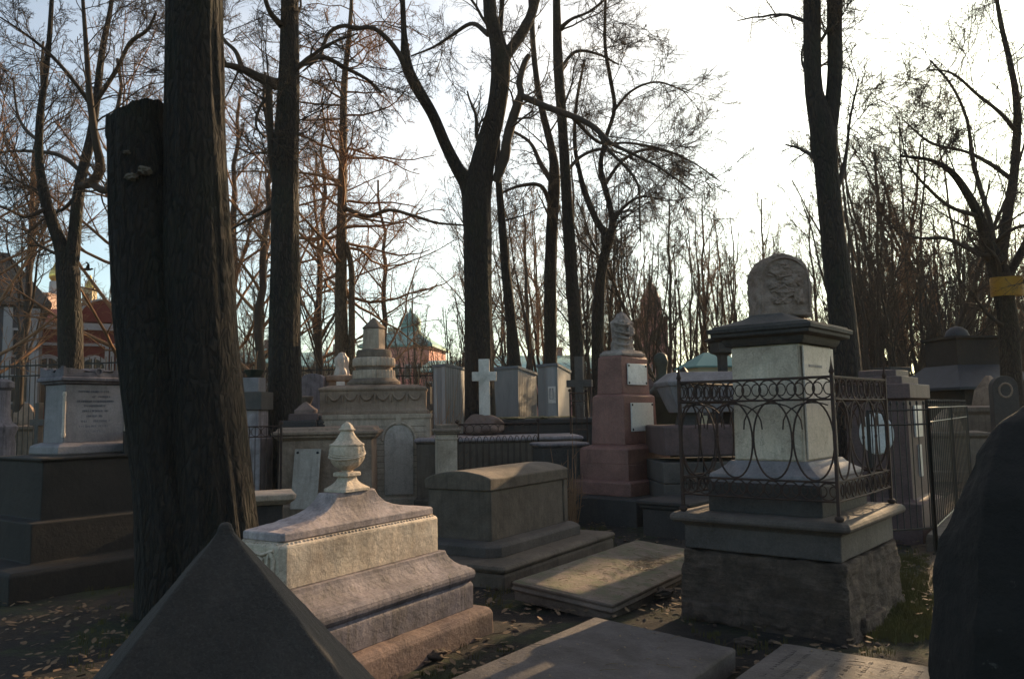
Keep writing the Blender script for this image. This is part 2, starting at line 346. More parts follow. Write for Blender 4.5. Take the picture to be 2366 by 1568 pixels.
# ------------------------------------------------------------------ ground
def build_ground():
    n = 150
    xs = np.linspace(-1, 1, n); ys = np.linspace(-1, 1, n)
    gx = np.sign(xs) * (np.abs(xs) ** 3.2) * 260; gy = np.sign(ys) * (np.abs(ys) ** 3.2) * 260 + 6
    vs = []
    for y in gy:
        for x in gx:
            d = math.hypot(x, y - 6)
            z = -.02
            if d < 60:
                v = Vector((x, y, 0))
                z += .035 * mnoise.noise(v * .9) + .018 * mnoise.noise(v * 4.1) + .05 * mnoise.noise(v * .3)
            vs.append((x, y, z))
    fs = [(j * n + i, j * n + i + 1, (j + 1) * n + i + 1, (j + 1) * n + i) for j in range(n - 1) for i in range(n - 1)]
    m, t, p = newmat('damp_soil_and_moss'); v = coords(t)
    a = noise_n(t, v, 1.3, 12, .7); b = noise_n(t, v, 9, 12, .75)
    soil = ramp(t, b, [(.3, (.012, .008, .006)), (.55, (.027, .018, .013)), (.8, (.055, .038, .028))])
    grass = ramp(t, noise_n(t, v, 24, 8, .7), [(.3, (.012, .018, .006)), (.7, (.05, .06, .016))])
    col = mixc(t, soil, grass, ramp(t, a, [(.5, 0.), (.6, 1.)]))
    # trodden path that runs off towards the sun, brown soil
    g = t.nodes.new("ShaderNodeTexCoord"); sx = t.nodes.new("ShaderNodeSeparateXYZ"); t.links.new(g.outputs['Object'], sx.inputs[0])
    t.links.new(col, p.inputs['Base Color']); p.inputs['Roughness'].default_value = .95
    n1 = bump(t, p, b, 1.0, .07); bump(t, p, noise_n(t, v, 60, 8, .8), .8, .02, n1)
    mb = MB(); mb.add(vs, fs); o = mb.build('ground', m, None, 180)
    tag(o, kind='structure')
    # path
    pts = [(2.9, 1.0), (3.3, 3.5), (3.95, 6.5), (5.4, 10), (8.5, 15), (14, 23), (24, 38)]
    w = [1.1, 1.0, .95, .9, .9, 1.0, 1.3]
    sp = catmull([Vector((x, y, 0)) for x, y in pts], 40); ws = np.interp(np.linspace(0, 1, 40), np.linspace(0, 1, len(w)), w)
    mb = MB(); vs = []; K = 9
    for i, q in enumerate(sp):
        t_ = (sp[min(i + 1, 39)] - sp[max(i - 1, 0)]).normalized(); nrm = Vector((t_.y, -t_.x, 0))
        for k in range(K):
            u = (k / (K - 1) - .5) * 2
            e = ws[i] / 2 * (1 + .18 * mnoise.noise(q * .8 + Vector((k // 5 * 7, 0, 0))))
            P_ = q + nrm * u * e
            hz = -.02 + .035 * mnoise.noise(P_ * .9) + .018 * mnoise.noise(P_ * 4.1) + .05 * mnoise.noise(P_ * .3)
            vs.append((P_.x, P_.y, hz + .03 * (1 - u * u) + (.004 if abs(u) < .99 else -.02)))
    fs = [(i * K + k, i * K + k + 1, (i + 1) * K + k + 1, (i + 1) * K + k) for i in range(39) for k in range(K - 1)]
    mb.add(vs, fs)
    m, t, p = newmat('sunlit_trodden_earth'); v = coords(t)  # brown earth, brightened so the colour carries sun on the path
    b = noise_n(t, v, 7, 12, .75)
    t.links.new(ramp(t, b, [(.3, (.05, .03, .018)), (.55, (.11, .068, .04)), (.8, (.17, .11, .068))]), p.inputs['Base Color'])
    n1 = bump(t, p, b, 1.0, .05); bump(t, p, noise_n(t, v, 50, 8, .8), .8, .02, n1)
    tag(mb.build('path', m, None, 180), kind='structure')

def catmull(pts, n):
    P_ = [pts[0] * 2 - pts[1]] + list(pts) + [pts[-1] * 2 - pts[-2]]
    L = [0]
    for i in range(1, len(pts)): L.append(L[-1] + (pts[i] - pts[i - 1]).length)
    out = []
    for k in range(n):
        s = L[-1] * k / (n - 1); i = 0
        while i < len(pts) - 2 and s > L[i + 1]: i += 1
        t = (s - L[i]) / max(1e-9, L[i + 1] - L[i])
        a, b, c, d = P_[i:i + 4]
        out.append(.5 * ((2 * b) + (c - a) * t + (2 * a - 5 * b + 4 * c - d) * t * t + (3 * b - a - 3 * c + d) * t ** 3))
    return out

build_ground()

# ------------------------------------------------------------------ tree growing (vectorised)
RNG = np.random.default_rng(11)
def tubes_mesh(batches, name, mat, parent=None, furrow=None):
    V, F, off = [], [], 0
    for pts, rad, k in batches:
        N, n, _ = pts.shape
        T = np.gradient(pts, axis=1); T /= np.linalg.norm(T, axis=2, keepdims=True) + 1e-9
        mt = T.mean(axis=1); ref = np.where(np.abs(mt[:, 2:3]) < .8, np.array([[0, 0, 1.]]), np.array([[1., 0, 0]]))
        ref = np.repeat(ref[:, None, :], n, axis=1)
        U = np.cross(T, ref); U /= np.linalg.norm(U, axis=2, keepdims=True) + 1e-9
        Wv = np.cross(U, T)
        q = 2 * np.pi * np.arange(k) / k
        rr = rad[:, :, None, None]
        if furrow is not None and k >= 16:
            rr = rr * furrow(q[None, None, :], pts[:, :, 2][:, :, None])[..., None]
        ring = pts[:, :, None, :] + rr * (U[:, :, None, :] * np.cos(q)[None, None, :, None] + Wv[:, :, None, :] * np.sin(q)[None, None, :, None])
        V.append(ring.reshape(-1, 3))
        b = (np.arange(N) * n * k)[:, None, None] + (np.arange(n - 1) * k)[None, :, None]
        j = np.arange(k)[None, None, :]; j2 = (np.arange(k) + 1) % k
        A = b + j; B = b + j2[None, None, :]
        F.append((np.stack([A, B, B + k, A + k], axis=-1).reshape(-1, 4)) + off)
        off += N * n * k
    V = np.concatenate(V); F = np.concatenate(F)
    me = bpy.data.meshes.new(name)
    me.vertices.add(len(V)); me.vertices.foreach_set('co', V.astype(np.float32).ravel())
    me.loops.add(F.size); me.loops.foreach_set('vertex_index', F.astype(np.int32).ravel())
    me.polygons.add(len(F)); me.polygons.foreach_set('loop_start', (np.arange(len(F)) * 4).astype(np.int32))
    me.polygons.foreach_set('loop_total', np.full(len(F), 4, np.int32))
    me.polygons.foreach_set('use_smooth', np.ones(len(F), bool))
    me.update(calc_edges=True); me.materials.append(mat)
    o = bpy.data.objects.new(name, me); COL.objects.link(o)
    if parent is not None: o.parent = parent
    return o

def sprout(pts, rad, nch, t0, t1, ang, ratio, npts, up=.0, wob=.18, rr=.55, minr=.003, droop=.0, lenabs=None, flat=0.0, tpow=1.0):
    """children for every branch of (N,n,3); returns new points, radii"""
    N, n, _ = pts.shape
    seg = np.linalg.norm(np.diff(pts, axis=1), axis=2); L = seg.sum(axis=1)
    Tt = t0 + (t1 - t0) * ((np.arange(nch)[None, :] + RNG.random((N, nch))) / nch) ** tpow
    f = Tt * (n - 1); i = np.clip(f.astype(int), 0, n - 2); fr = (f - i)[..., None]
    I = np.arange(N)[:, None]
    p0 = pts[I, i] * (1 - fr) + pts[I, i + 1] * fr
    tan = pts[I, i + 1] - pts[I, i]; tan /= np.linalg.norm(tan, axis=2, keepdims=True) + 1e-9
    r0 = rad[I, i] * (1 - fr[..., 0]) + rad[I, i + 1] * fr[..., 0]
    rnd = RNG.normal(size=(N, nch, 3)); rnd[..., 2] *= (1 - flat)
    per = rnd - (rnd * tan).sum(-1, keepdims=True) * tan; per /= np.linalg.norm(per, axis=2, keepdims=True) + 1e-9
    a = np.radians(ang[0] + (ang[1] - ang[0]) * RNG.random((N, nch, 1)))
    d = np.cos(a) * tan + np.sin(a) * per
    ln = (L[:, None] * ratio if lenabs is None else lenabs) * (1.05 - .6 * Tt) * (.6 + .7 * RNG.random((N, nch)))
    d = d.reshape(-1, 3); p = p0.reshape(-1, 3); ln = ln.reshape(-1, 1); r0 = (r0 * rr).reshape(-1)
    r0 = np.maximum(r0, minr)
    out = [p]; st = ln / (npts - 1)
    for k in range(npts - 1):
        d = d + RNG.normal(size=d.shape) * wob
        d[:, 2] += up - droop * (k / npts)
        d /= np.linalg.norm(d, axis=1, keepdims=True) + 1e-9
        p = p + d * st; out.append(p)
    P_ = np.stack(out, axis=1)
    tap = np.linspace(1, .3, npts)[None, :]
    return P_, np.maximum(r0[:, None] * tap, minr * .7)

def limb(pts, Y, dys=None, n=26):
    """survey polyline [(px,py,half width px)] at depth Y -> arrays"""
    ws = []
    for i, (px, py, hw) in enumerate(pts):
        y = Y + (dys[i] if dys else 0)
        ws.append((at(px, py, y), mm(hw, y)))
    c = catmull([w[0] for w in ws], n)
    L = [0]
    for i in range(1, len(ws)): L.append(L[-1] + (ws[i][0] - ws[i - 1][0]).length)
    rr = np.interp(np.linspace(0, L[-1], n), L, [w[1] for w in ws])
    return np.array([list(p) for p in c])[None], rr[None]

def crown(limbs, spec):
    """spec: list of dicts for the successive levels; returns batches"""
    out = []
    cur = limbs
    for lv in spec:
        nxt = []
        k = lv.pop('k', 3); lv = dict(lv)
        for (p, r) in cur:
            q = sprout(p, r, **lv); nxt.append(q)
        P_ = np.concatenate([q[0] for q in nxt]); Q = np.concatenate([q[1] for q in nxt])
        out.append((P_, Q, k)); cur = [(P_, Q)]
    return out

def furrow_fn(seed, amp=.06):
    rs = np.random.default_rng(seed)
    ks = rs.integers(5, 23, 7); ph = rs.random(7) * 6.28; fz = rs.normal(size=7) * 2.2
    def f(q, z):
        s = 0
        for a, b, c in zip(ks, ph, fz):
            s = s + np.sin(q * a + b + z * c + .8 * np.sin(z * 1.7 + b))
        return 1 + amp * s / 2.6 + amp * .8 * np.sin(q * 2 + z * .5 + ph[0]) + amp * .7 * np.sin(q * 3 - z * .7)
    return f

SPEC_LIME = lambda a=7, b=7, c=6, d=5, la=2.6, e=2: [
    dict(nch=a, t0=.35, t1=.98, ang=(35, 75), ratio=.3, npts=10, up=.03, wob=.15, rr=.26, minr=.010, lenabs=la, k=5),
    dict(nch=b, t0=.2, t1=.95, ang=(28, 62), ratio=.5, npts=7, up=.02, wob=.13, rr=.5, minr=.007, k=4),
    dict(nch=c, t0=.12, t1=.97, ang=(25, 60), ratio=.55, npts=6, up=-.01, wob=.11, rr=.55, minr=.0042, k=3),
    dict(nch=d, t0=.1, t1=1., ang=(25, 55), ratio=.6, npts=5, up=-.02, wob=.10, rr=.6, minr=.0026, k=3),
    dict(nch=e, t0=.1, t1=1., ang=(25, 50), ratio=.7, npts=4, up=-.02, wob=.08, rr=.6, minr=.002, k=3)]

def hero_tree(name, label, Y, trunks, side, spec, group=None, mat='bark', tmat='bark_far', seed=1, k=24, amp=.05, bare=()):
    """trunks: thick limbs -> trunk mesh; side: smaller hand placed limbs -> crown mesh"""
    tl = [limb(p, Y, d, 60 if len(p) > 4 else 30) for p, d in trunks]
    sl = [limb(p, Y, d, 22) for p, d in side]
    base = tl[0][0][0, 0]
    root = thing(name, label, 'tree', (base[0], base[1], 0), 0, group)
    sh = np.array([[[base[0], base[1], 0.]]])
    fn = furrow_fn(seed, amp)
    o = tubes_mesh([(p - sh, r, k) for p, r in tl], 'trunk', M[mat], root, fn)
    grow = [x for i, x in enumerate(tl) if i not in bare] + sl
    batches = []
    if sl: batches += [(p - sh, r, 8) for p, r in sl]
    if spec: batches += [(p - sh, r, kk) for p, r, kk in crown(grow, spec)]
    if batches: tubes_mesh(batches, 'crown', M[tmat], root)
    return root

# ---- foreground double trunk
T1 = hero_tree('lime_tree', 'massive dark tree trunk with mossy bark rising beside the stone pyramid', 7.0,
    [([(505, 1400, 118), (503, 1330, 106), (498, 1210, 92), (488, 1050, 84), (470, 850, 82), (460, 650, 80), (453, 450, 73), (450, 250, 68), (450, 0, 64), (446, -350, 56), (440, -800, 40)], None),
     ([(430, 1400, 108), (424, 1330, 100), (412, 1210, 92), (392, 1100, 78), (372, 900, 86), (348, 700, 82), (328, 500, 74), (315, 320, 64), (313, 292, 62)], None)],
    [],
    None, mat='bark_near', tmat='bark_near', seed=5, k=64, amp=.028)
# broken top of the dead stem: jagged slanted cap
def stump_cap():
    c = at(313, 292, 7.0); base = T1.location
    mb = MB(); seg = 40; vs = []; fs = []
    r0 = mm(62, 7.0)
    def hgt(x, y): # rises towards +x to a spike
        u = max(0.0, (x / r0 + 1) / 2)
        return .02 + .20 * u ** 1.3 + .03 * mnoise.noise(Vector((x * 25, y * 25, 2))) + (.02 if u < .12 else 0)
    fn = furrow_fn(5, .028)
    ring0 = []
    for rr in (1.0, 1.0, .93, .6, .25, 0.02):
        for j in range(seg):
            t = 2 * math.pi * j / seg; f = float(fn(np.array(t), np.array(2.0)))
            x, y = r0 * rr * math.cos(t) * f, r0 * rr * math.sin(t) * f
            vs.append((x, y, 0 if len(ring0) == 0 else hgt(x, y) - (.05 * (1 - rr) * 2 if rr < .93 else 0)))
        ring0.append(1)
    for i in range(5):
        for j in range(seg):
            a, b = i * seg + j, i * seg + (j + 1) % seg; fs.append((a, b, b + seg, a + seg))
    fs.append([5 * seg + j for j in range(seg)])
    for q in range(seg): vs[q] = (vs[q][0], vs[q][1], -.12)
    mb.add(vs, fs)
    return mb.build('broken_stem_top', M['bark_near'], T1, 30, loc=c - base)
stump_cap()
fm = plain('pale_bracket_fungus', (.16, .12, .085), .8, 0, .6, 30, (.09, .065, .045))
for px, py, w in ((293, 352, 8), (304, 408, 15), (334, 395, 17)):
    mb = MB(); p = at(px, py, 7.0 - .27)
    s = mm(w, 6.75)
    mb.blob((0, 0, 0), (s, s * .8, s * .6), 3, .7, px, 2.5)
    mb.build('bracket_fungus', fm, T1, 60, loc=p - T1.location)

# ---- straight trunk with elbow limb
hero_tree('lime_tree', 'tall straight dark trunk with a bent elbow limb behind the double trunk', 14.0,
    [([(657, 1190, 48), (657, 985, 40), (657, 900, 36), (658, 650, 35), (660, 400, 31), (668, 200, 26), (670, 0, 20), (668, -400, 15), (660, -900, 7)], None)],
    [([(640, 196, 15), (600, 180, 12), (560, 160, 9), (520, 150, 7), (470, 148, 5), (400, 120, 3)], [0, 0, -.2, -.4, -.6, -1]),
     ([(560, 160, 7), (545, 120, 5), (520, 95, 4), (500, 60, 3), (470, 0, 2)], None),
     ([(640, 430, 10), (628, 360, 9), (624, 280, 8), (622, 200, 9), (632, 192, 10)], None),
     ([(680, 160, 8), (715, 140, 6), (750, 133, 6), (800, 158, 5), (850, 185, 4), (882, 215, 3)], [0, .2, .4, .6, .8, 1.]),
     ([(640, 470, 7), (600, 495, 4), (560, 515, 3), (520, 540, 2)], [0, .3, .5, .8]),
     ([(622, 220, 5), (600, 250, 4), (592, 290, 3), (612, 320, 2)], None),
     ([(650, 60, 8), (620, 20, 6), (600, -60, 5), (560, -200, 4)], [0, -.5, -.8, -1.5])],
    SPEC_LIME(9, 6, 6, 5, 2.4), seed=8, k=32)
# ---- centre forked tree
hero_tree('lime_tree', 'forked tree behind the white cross, trunk splitting into a wide V', 16.0,
    [([(1112, 1130, 50), (1111, 1050, 44), (1110, 965, 38), (1105, 800, 33), (1104, 700, 32), (1103, 550, 32), (1100, 480, 33), (1106, 420, 31), (1124, 340, 25), (1148, 250, 21), (1158, 150, 23), (1146, 80, 17), (1131, 0, 15), (1124, -400, 12), (1110, -900, 5)], None),
     ([(1092, 470, 22), (1080, 425, 19), (1060, 395, 15), (1032, 340, 13), (1000, 265, 12), (962, 200, 13), (940, 150, 13), (934, 80, 7), (930, 0, 6), (915, -300, 4), (905, -600, 2)], [0, 0, -.1, -.2, -.4, -.6, -.8, -.9, -1, -1.5, -2]),
     ([(1158, 160, 14), (1172, 125, 13), (1192, 98, 12), (1215, 60, 12), (1237, 0, 11), (1290, -250, 8), (1340, -600, 4)], [0, 0, .1, .2, .4, .8, 1.5])],
    [([(938, 160, 9), (925, 130, 7), (895, 90, 6), (860, 64, 5), (825, 66, 6), (790, 60, 5), (758, 80, 5), (738, 130, 4), (700, 165, 2)], [-.8, -.9, -1, -1.2, -1.3, -1.4, -1.5, -1.6, -1.8]),
     ([(1145, 420, 10), (1166, 362, 13), (1170, 330, 11), (1180, 290, 12), (1198, 235, 11), (1204, 215, 8), (1200, 190, 8), (1212, 145, 7), (1222, 128, 6)], [0, -.1, -.2, -.2, -.3, -.3, -.3, -.3, -.3]),
     ([(1205, 222, 8), (1230, 233, 8), (1265, 248, 8), (1310, 264, 8), (1350, 280, 7), (1380, 300, 7), (1410, 330, 5), (1450, 350, 4), (1520, 385, 3), (1600, 440, 2)], [-.3, -.4, -.5, -.7, -.8, -.9, -1, -1.2, -1.4, -1.8]),
     ([(1380, 300, 5), (1405, 345, 4), (1445, 385, 4), (1475, 430, 3), (1478, 500, 2), (1480, 560, 1.5)], [-.9, -1, -1.1, -1.2, -1.3, -1.4]),
     ([(1320, 268, 5), (1385, 330, 4), (1450, 330, 3), (1530, 345, 3), (1600, 375, 2), (1665, 420, 1.5)], [-.7, -.5, -.3, 0, .3, .6]),
     ([(1128, 80, 7), (1090, 55, 5), (1040, 85, 4), (1000, 110, 3), (950, 130, 2)], [0, .5, 1, 1.5, 2])],
    SPEC_LIME(9, 7, 6, 4, 2.3), seed=3, k=32)
# ---- slender trunks beyond the crosses
hero_tree('lime_tree', 'slim leaning trunk with green algae between the two grey sheds', 19.0,
    [([(1208, 1110, 20), (1203, 1000, 17), (1196, 950, 16), (1186, 800, 13), (1168, 620, 11), (1157, 480, 9), (1150, 380, 8), (1148, 200, 7), (1160, 0, 6), (1175, -300, 3)], None)], [],
    SPEC_LIME(6, 6, 5, 5, 2.0), seed=21, k=16)
hero_tree('lime_tree', 'upright dark trunk just behind the grey shed with the poster', 22.0,
    [([(1275, 1080, 18), (1272, 850, 15), (1272, 600, 14), (1281, 420, 14), (1276, 350, 10), (1252, 250, 8), (1236, 150, 7), (1226, 0, 6), (1215, -300, 4)], None)],
    [([(1282, 430, 8), (1250, 380, 6), (1225, 330, 4), (1180, 300, 3)], [0, .4, .8, 1.2]),
     ([(1274, 480, 6), (1250, 430, 5), (1200, 430, 4), (1150, 450, 2)], [0, -.4, -.8, -1.2])],
    SPEC_LIME(8, 7, 5, 5, 2.4), seed=22, k=16)
hero_tree('lime_tree', 'thick upright trunk rising just beside the grey stone cross', 19.5,
    [([(1352, 1110, 24), (1343, 950, 19), (1336, 850, 17), (1325, 700, 15), (1312, 500, 14), (1300, 300, 12), (1290, 150, 12), (1286, 0, 9), (1280, -300, 6), (1275, -700, 3)], None)],
    [([(1290, 70, 6), (1320, 45, 4), (1360, 28, 3), (1410, -10, 2)], [0, -.3, -.5, -.8]),
     ([(1294, 160, 5), (1330, 120, 4), (1380, 125, 3), (1430, 150, 2)], [0, .4, .6, 1.]),
     ([(1306, 400, 5), (1345, 360, 4), (1400, 345, 3), (1470, 370, 2)], [0, .4, .6, 1.])],
    SPEC_LIME(10, 7, 6, 5, 2.6), seed=23, k=16)
hero_tree('lime_tree', 'crooked tree forking low behind the red granite pedestal', 20.5,
    [([(1388, 1080, 18), (1383, 900, 15), (1381, 800, 14), (1383, 700, 13), (1392, 610, 12), (1408, 550, 12), (1415, 515, 8), (1408, 470, 7), (1394, 420, 7), (1388, 380, 6), (1400, 320, 5), (1420, 250, 5), (1410, 180, 5), (1398, 100, 4), (1400, -50, 3)], None),
     ([(1398, 585, 10), (1396, 540, 9), (1376, 505, 8), (1350, 440, 7), (1338, 390, 5), (1328, 330, 5), (1332, 240, 4), (1350, 140, 3)], [0, .1, .2, .4, .5, .6, .8, 1.])],
    [([(1412, 520, 5), (1440, 480, 4), (1480, 455, 3), (1530, 460, 2)], [0, -.5, -1, -1.5]),
     ([(1395, 430, 5), (1440, 370, 4), (1500, 345, 3), (1580, 360, 2)], [0, .3, .7, 1.]),
     ([(1415, 260, 4), (1460, 210, 3), (1520, 190, 2.5), (1590, 215, 1.5)], [0, -.5, -1, -1.5])],
    SPEC_LIME(11, 8, 7, 5, 2.9), seed=24, k=16)
# ---- forked tree behind the fenced monument
hero_tree('lime_tree', 'tall trunk behind the fenced marble monument, splitting into two parallel stems', 13.0,
    [([(1972, 1180, 44), (1965, 1050, 38), (1957, 870, 33), (1943, 700, 30), (1922, 520, 28), (1908, 380, 27), (1900, 300, 30), (1888, 250, 24), (1879, 200, 20), (1876, 100, 20), (1876, 0, 20), (1872, -400, 15), (1866, -900, 7)], None),
     ([(1903, 330, 22), (1916, 285, 20), (1924, 230, 18), (1929, 150, 17), (1928, 0, 17), (1935, -400, 12), (1950, -900, 5)], None)],
    [([(1934, 430, 8), (1948, 395, 6), (1957, 340, 4), (1965, 270, 3), (1985, 180, 2)], [0, 0, 0, .2, .4]),
     ([(1897, 95, 4), (1906, 80, 4), (1913, 68, 4)], None)],
    SPEC_LIME(12, 8, 6, 3, 2.0), seed=9, k=32, amp=.03)
# ---- old spreading tree, dark, with the yellow light-leak band
hero_tree('oak_tree', 'old spreading tree with heavy crooked limbs and a yellow light-leak band round its trunk', 18.0,
    [([(2350, 1180, 32.6), (2345, 1000, 25.2), (2338, 850, 21.5), (2328, 720, 20.0), (2312, 640, 21.5), (2298, 600, 19.2), (2282, 560, 12.6), (2262, 500, 10.4), (2230, 440, 8.9), (2195, 395, 6.7), (2150, 370, 4.4), (2080, 360, 3.0)], [0, 0, 0, 0, 0, 0, -.1, -.3, -.4, -.6, -.8, -1]),
     ([(2306, 615, 14.8), (2318, 560, 11.8), (2330, 480, 10.4), (2345, 380, 9.6), (2350, 250, 8.1), (2335, 150, 6.7), (2310, 40, 5.2), (2290, -100, 3.7), (2260, -300, 2.2)], [0, .1, .3, .5, .7, .8, .8, .8, .8]),
     ([(2320, 650, 10.4), (2350, 600, 8.9), (2390, 520, 7.4), (2440, 400, 5.9), (2480, 200, 3.7)], None)],
    [([(2290, 590, 7.4), (2270, 590, 5.9), (2230, 570, 5.2), (2180, 550, 4.4), (2120, 550, 3.0), (2070, 530, 2.2)], [0, -.2, -.4, -.6, -.8, -1]),
     ([(2300, 600, 6.7), (2290, 520, 5.9), (2250, 380, 5.2), (2235, 280, 3.7), (2200, 200, 3.0), (2150, 140, 2.2)], [0, .2, .5, .8, 1, 1.2]),
     ([(2345, 300, 5.9), (2310, 260, 4.4), (2260, 220, 3.7), (2200, 170, 3.0), (2140, 160, 1.5)], [.7, .3, 0, -.4, -.8]),
     ([(2345, 420, 5.9), (2290, 380, 5.2), (2230, 350, 3.7), (2150, 330, 3.0), (2090, 280, 1.5)], [.5, .8, 1.2, 1.6, 2]),
     ([(2262, 500, 5.9), (2200, 480, 4.4), (2150, 440, 3.7), (2100, 380, 2.2), (2080, 300, 1.5)], [-.3, -.6, -1, -1.4, -1.6]),
     ([(2300, 560, 5.9), (2340, 530, 4.4), (2380, 520, 3.7), (2450, 530, 2.2)], [0, -.4, -.8, -1.2])],
    SPEC_LIME(14, 8, 6, 4, 2.9), seed=13, k=24, amp=.05)
# ---- forked tree before the red building
hero_tree('lime_tree', 'dark tree forking low in front of the red building', 15.0,
    [([(166, 1130, 36), (165, 1000, 31), (163, 835, 27), (160, 720, 27), (157, 630, 26), (148, 590, 18), (138, 560, 15), (120, 510, 13), (103, 450, 12), (91, 370, 9), (93, 270, 8), (108, 150, 6), (118, 30, 5), (125, -200, 3)], None),
     ([(160, 640, 16), (168, 590, 15), (176, 500, 13), (188, 410, 12), (210, 320, 10), (222, 240, 9), (236, 120, 7), (258, 0, 5), (280, -200, 3)], [0, 0, .1, .3, .5, .6, .8, 1, 1.2])],
    [([(186, 430, 9), (215, 420, 11), (232, 385, 12), (222, 330, 9), (208, 230, 8), (200, 120, 6), (190, -20, 4)], [.2, 0, -.2, -.4, -.5, -.6, -.8]),
     ([(205, 420, 10), (240, 440, 9), (262, 425, 6)], [.1, -.2, -.5]),
     ([(220, 260, 5), (180, 200, 5), (120, 130, 4), (60, 80, 3), (0, 40, 2)], [.6, .2, 0, -.3, -.6]),
     ([(95, 330, 5), (60, 300, 4), (40, 260, 3), (30, 180, 2)], [0, .3, .6, .9]),
     ([(192, 400, 6), (140, 360, 5), (80, 350, 4), (20, 350, 3), (-40, 360, 2)], [.3, .6, .9, 1.2, 1.5]),
     ([(110, 480, 5), (60, 500, 4), (10, 480, 3), (-40, 470, 2)], [0, -.4, -.8, -1.2]),
     ([(225, 230, 6), (270, 160, 5), (300, 100, 5), (340, 70, 4), (360, 30, 3)], [.6, .3, 0, -.3, -.6]),
     ([(185, 440, 5), (150, 480, 4), (110, 500, 3), (60, 540, 2)], [.3, .8, 1.2, 1.6])],
    SPEC_LIME(9, 7, 6, 4, 2.0), seed=17, k=20)
# ---- larch, brown drooping twigs, sunlit trunk
def larch():
    Y = 22.0
    tl = [limb([(791, 1060, 20), (790, 860, 15), (788, 700, 14), (790, 500, 12), (793, 350, 10), (795, 200, 8), (805, 100, 6), (812, 0, 4), (815, -150, 2)], Y, None, 60),
          limb([(813, 1060, 10), (812, 860, 8), (813, 700, 7), (812, 620, 7), (800, 560, 6)], Y, None, 30),
          limb([(795, 480, 6), (850, 500, 5), (900, 485, 4), (960, 500, 4), (1010, 515, 3), (1070, 520, 2)], Y, [0, -.4, -.8, -1, -1.2, -1.4], 24)]
    b = tl[0][0][0, 0]; root = thing('larch_tree', 'conifer with reddish drooping twigs and sunlit trunk behind the draped statue', 'tree', (b[0], b[1], 0))
    sh = np.array([[[b[0], b[1], 0.]]])
    tubes_mesh([(p - sh, r, 16) for p, r in tl], 'trunk', M['sunlit_larch_bark'], root, furrow_fn(4, .06))
    a = sprout(tl[0][0], tl[0][1], 58, .3, .97, (65, 100), .3, 10, up=.02, wob=.2, rr=.32, minr=.018, lenabs=4.2)
    a = (np.concatenate([a[0], tl[2][0][:, ::2][:, :10]]), np.concatenate([a[1], tl[2][1][:, ::2][:, :10]]))
    b1 = sprout(a[0], a[1], 9, .15, .98, (40, 80), .36, 7, up=0, wob=.22, rr=.5, minr=.009, droop=.12)
    c = sprout(b1[0], b1[1], 8, .1, .98, (40, 85), .42, 5, up=0, wob=.2, rr=.5, minr=.005, droop=.5)
    d = sprout(c[0], c[1], 5, .1, .98, (40, 85), .5, 4, up=0, wob=.2, rr=.6, minr=.004, droop=.5)
    tubes_mesh([(q[0] - sh, q[1], k) for q, k in ((a, 6), (b1, 4), (c, 3), (d, 3))], 'crown', M['bark_far2'], root)
larch()

# ---- background trees: a few grown kinds, copied
def bg_kind(style, seed):
    global RNG
    RNG = np.random.default_rng(seed)
    root = thing('bare_tree', 'x', 'tree')
    H = 12.0
    def stem(x, y, lean, h, r, wob=.25, n=16):
        z = np.linspace(0, h, n); a = RNG.random() * 6.28
        off = np.cumsum(RNG.normal(size=(n, 2)) * wob * h / n / 2, axis=0)
        p = np.stack([x + off[:, 0] + lean[0] * z + .0 * z, y + off[:, 1] + lean[1] * z, z], axis=1)
        return p[None], np.linspace(r, r * .25, n)[None]
    if style == 'tall':
        st = [stem(0, 0, (0.02, 0), H, .125, .12)]
    elif style == 'multi':
        st = [stem(RNG.normal() * .15, RNG.normal() * .15, (RNG.normal() * .13, RNG.normal() * .1), H * (.75 + .25 * RNG.random()), .085, .15) for _ in range(5)]
    elif style == 'spread':
        st = [stem(0, 0, (.05, 0), H * .85, .15)]
    else:
        st = [stem(RNG.normal() * .3, RNG.normal() * .2, (RNG.normal() * .22, RNG.normal() * .15), H * (.4 + .4 * RNG.random()), .07) for _ in range(7)]
    tubes_mesh([(p, r, 8) for p, r in st], 'trunk', M['bark_far'], root)
    P0 = np.concatenate([p for p, r in st]); R0 = np.concatenate([r for p, r in st])
    n1 = {'tall': 20, 'multi': 8, 'spread': 16, 'thicket': 6}[style]
    ang = {'tall': (22, 42), 'multi': (15, 38), 'spread': (40, 72), 'thicket': (18, 45)}[style]
    l1 = {'tall': 4.0, 'multi': 3.2, 'spread': 4.8, 'thicket': 2.6}[style]
    a = sprout(P0, R0, n1, .22, .97, ang, .3, 9, up=.05, wob=.10, rr=.45, minr=.014, lenabs=l1)
    b = sprout(a[0], a[1], 7, .15, .97, (22, 50), .45, 6, up=.05, wob=.16, rr=.5, minr=.008)
    c = sprout(b[0], b[1], 7, .1, .97, (22, 52), .5, 4, up=.03, wob=.16, rr=.5, minr=.0048)
    d = sprout(c[0], c[1], 6, .1, 1., (22, 50), .62, 4, up=.0, wob=.16, rr=.6, minr=.0034)
    tubes_mesh([(q[0], q[1], k) for q, k in ((a, 5), (b, 4), (c, 3), (d, 3))], 'crown', M['bark_far2' if seed % 3 == 0 else 'bark_far'], root)
    return root
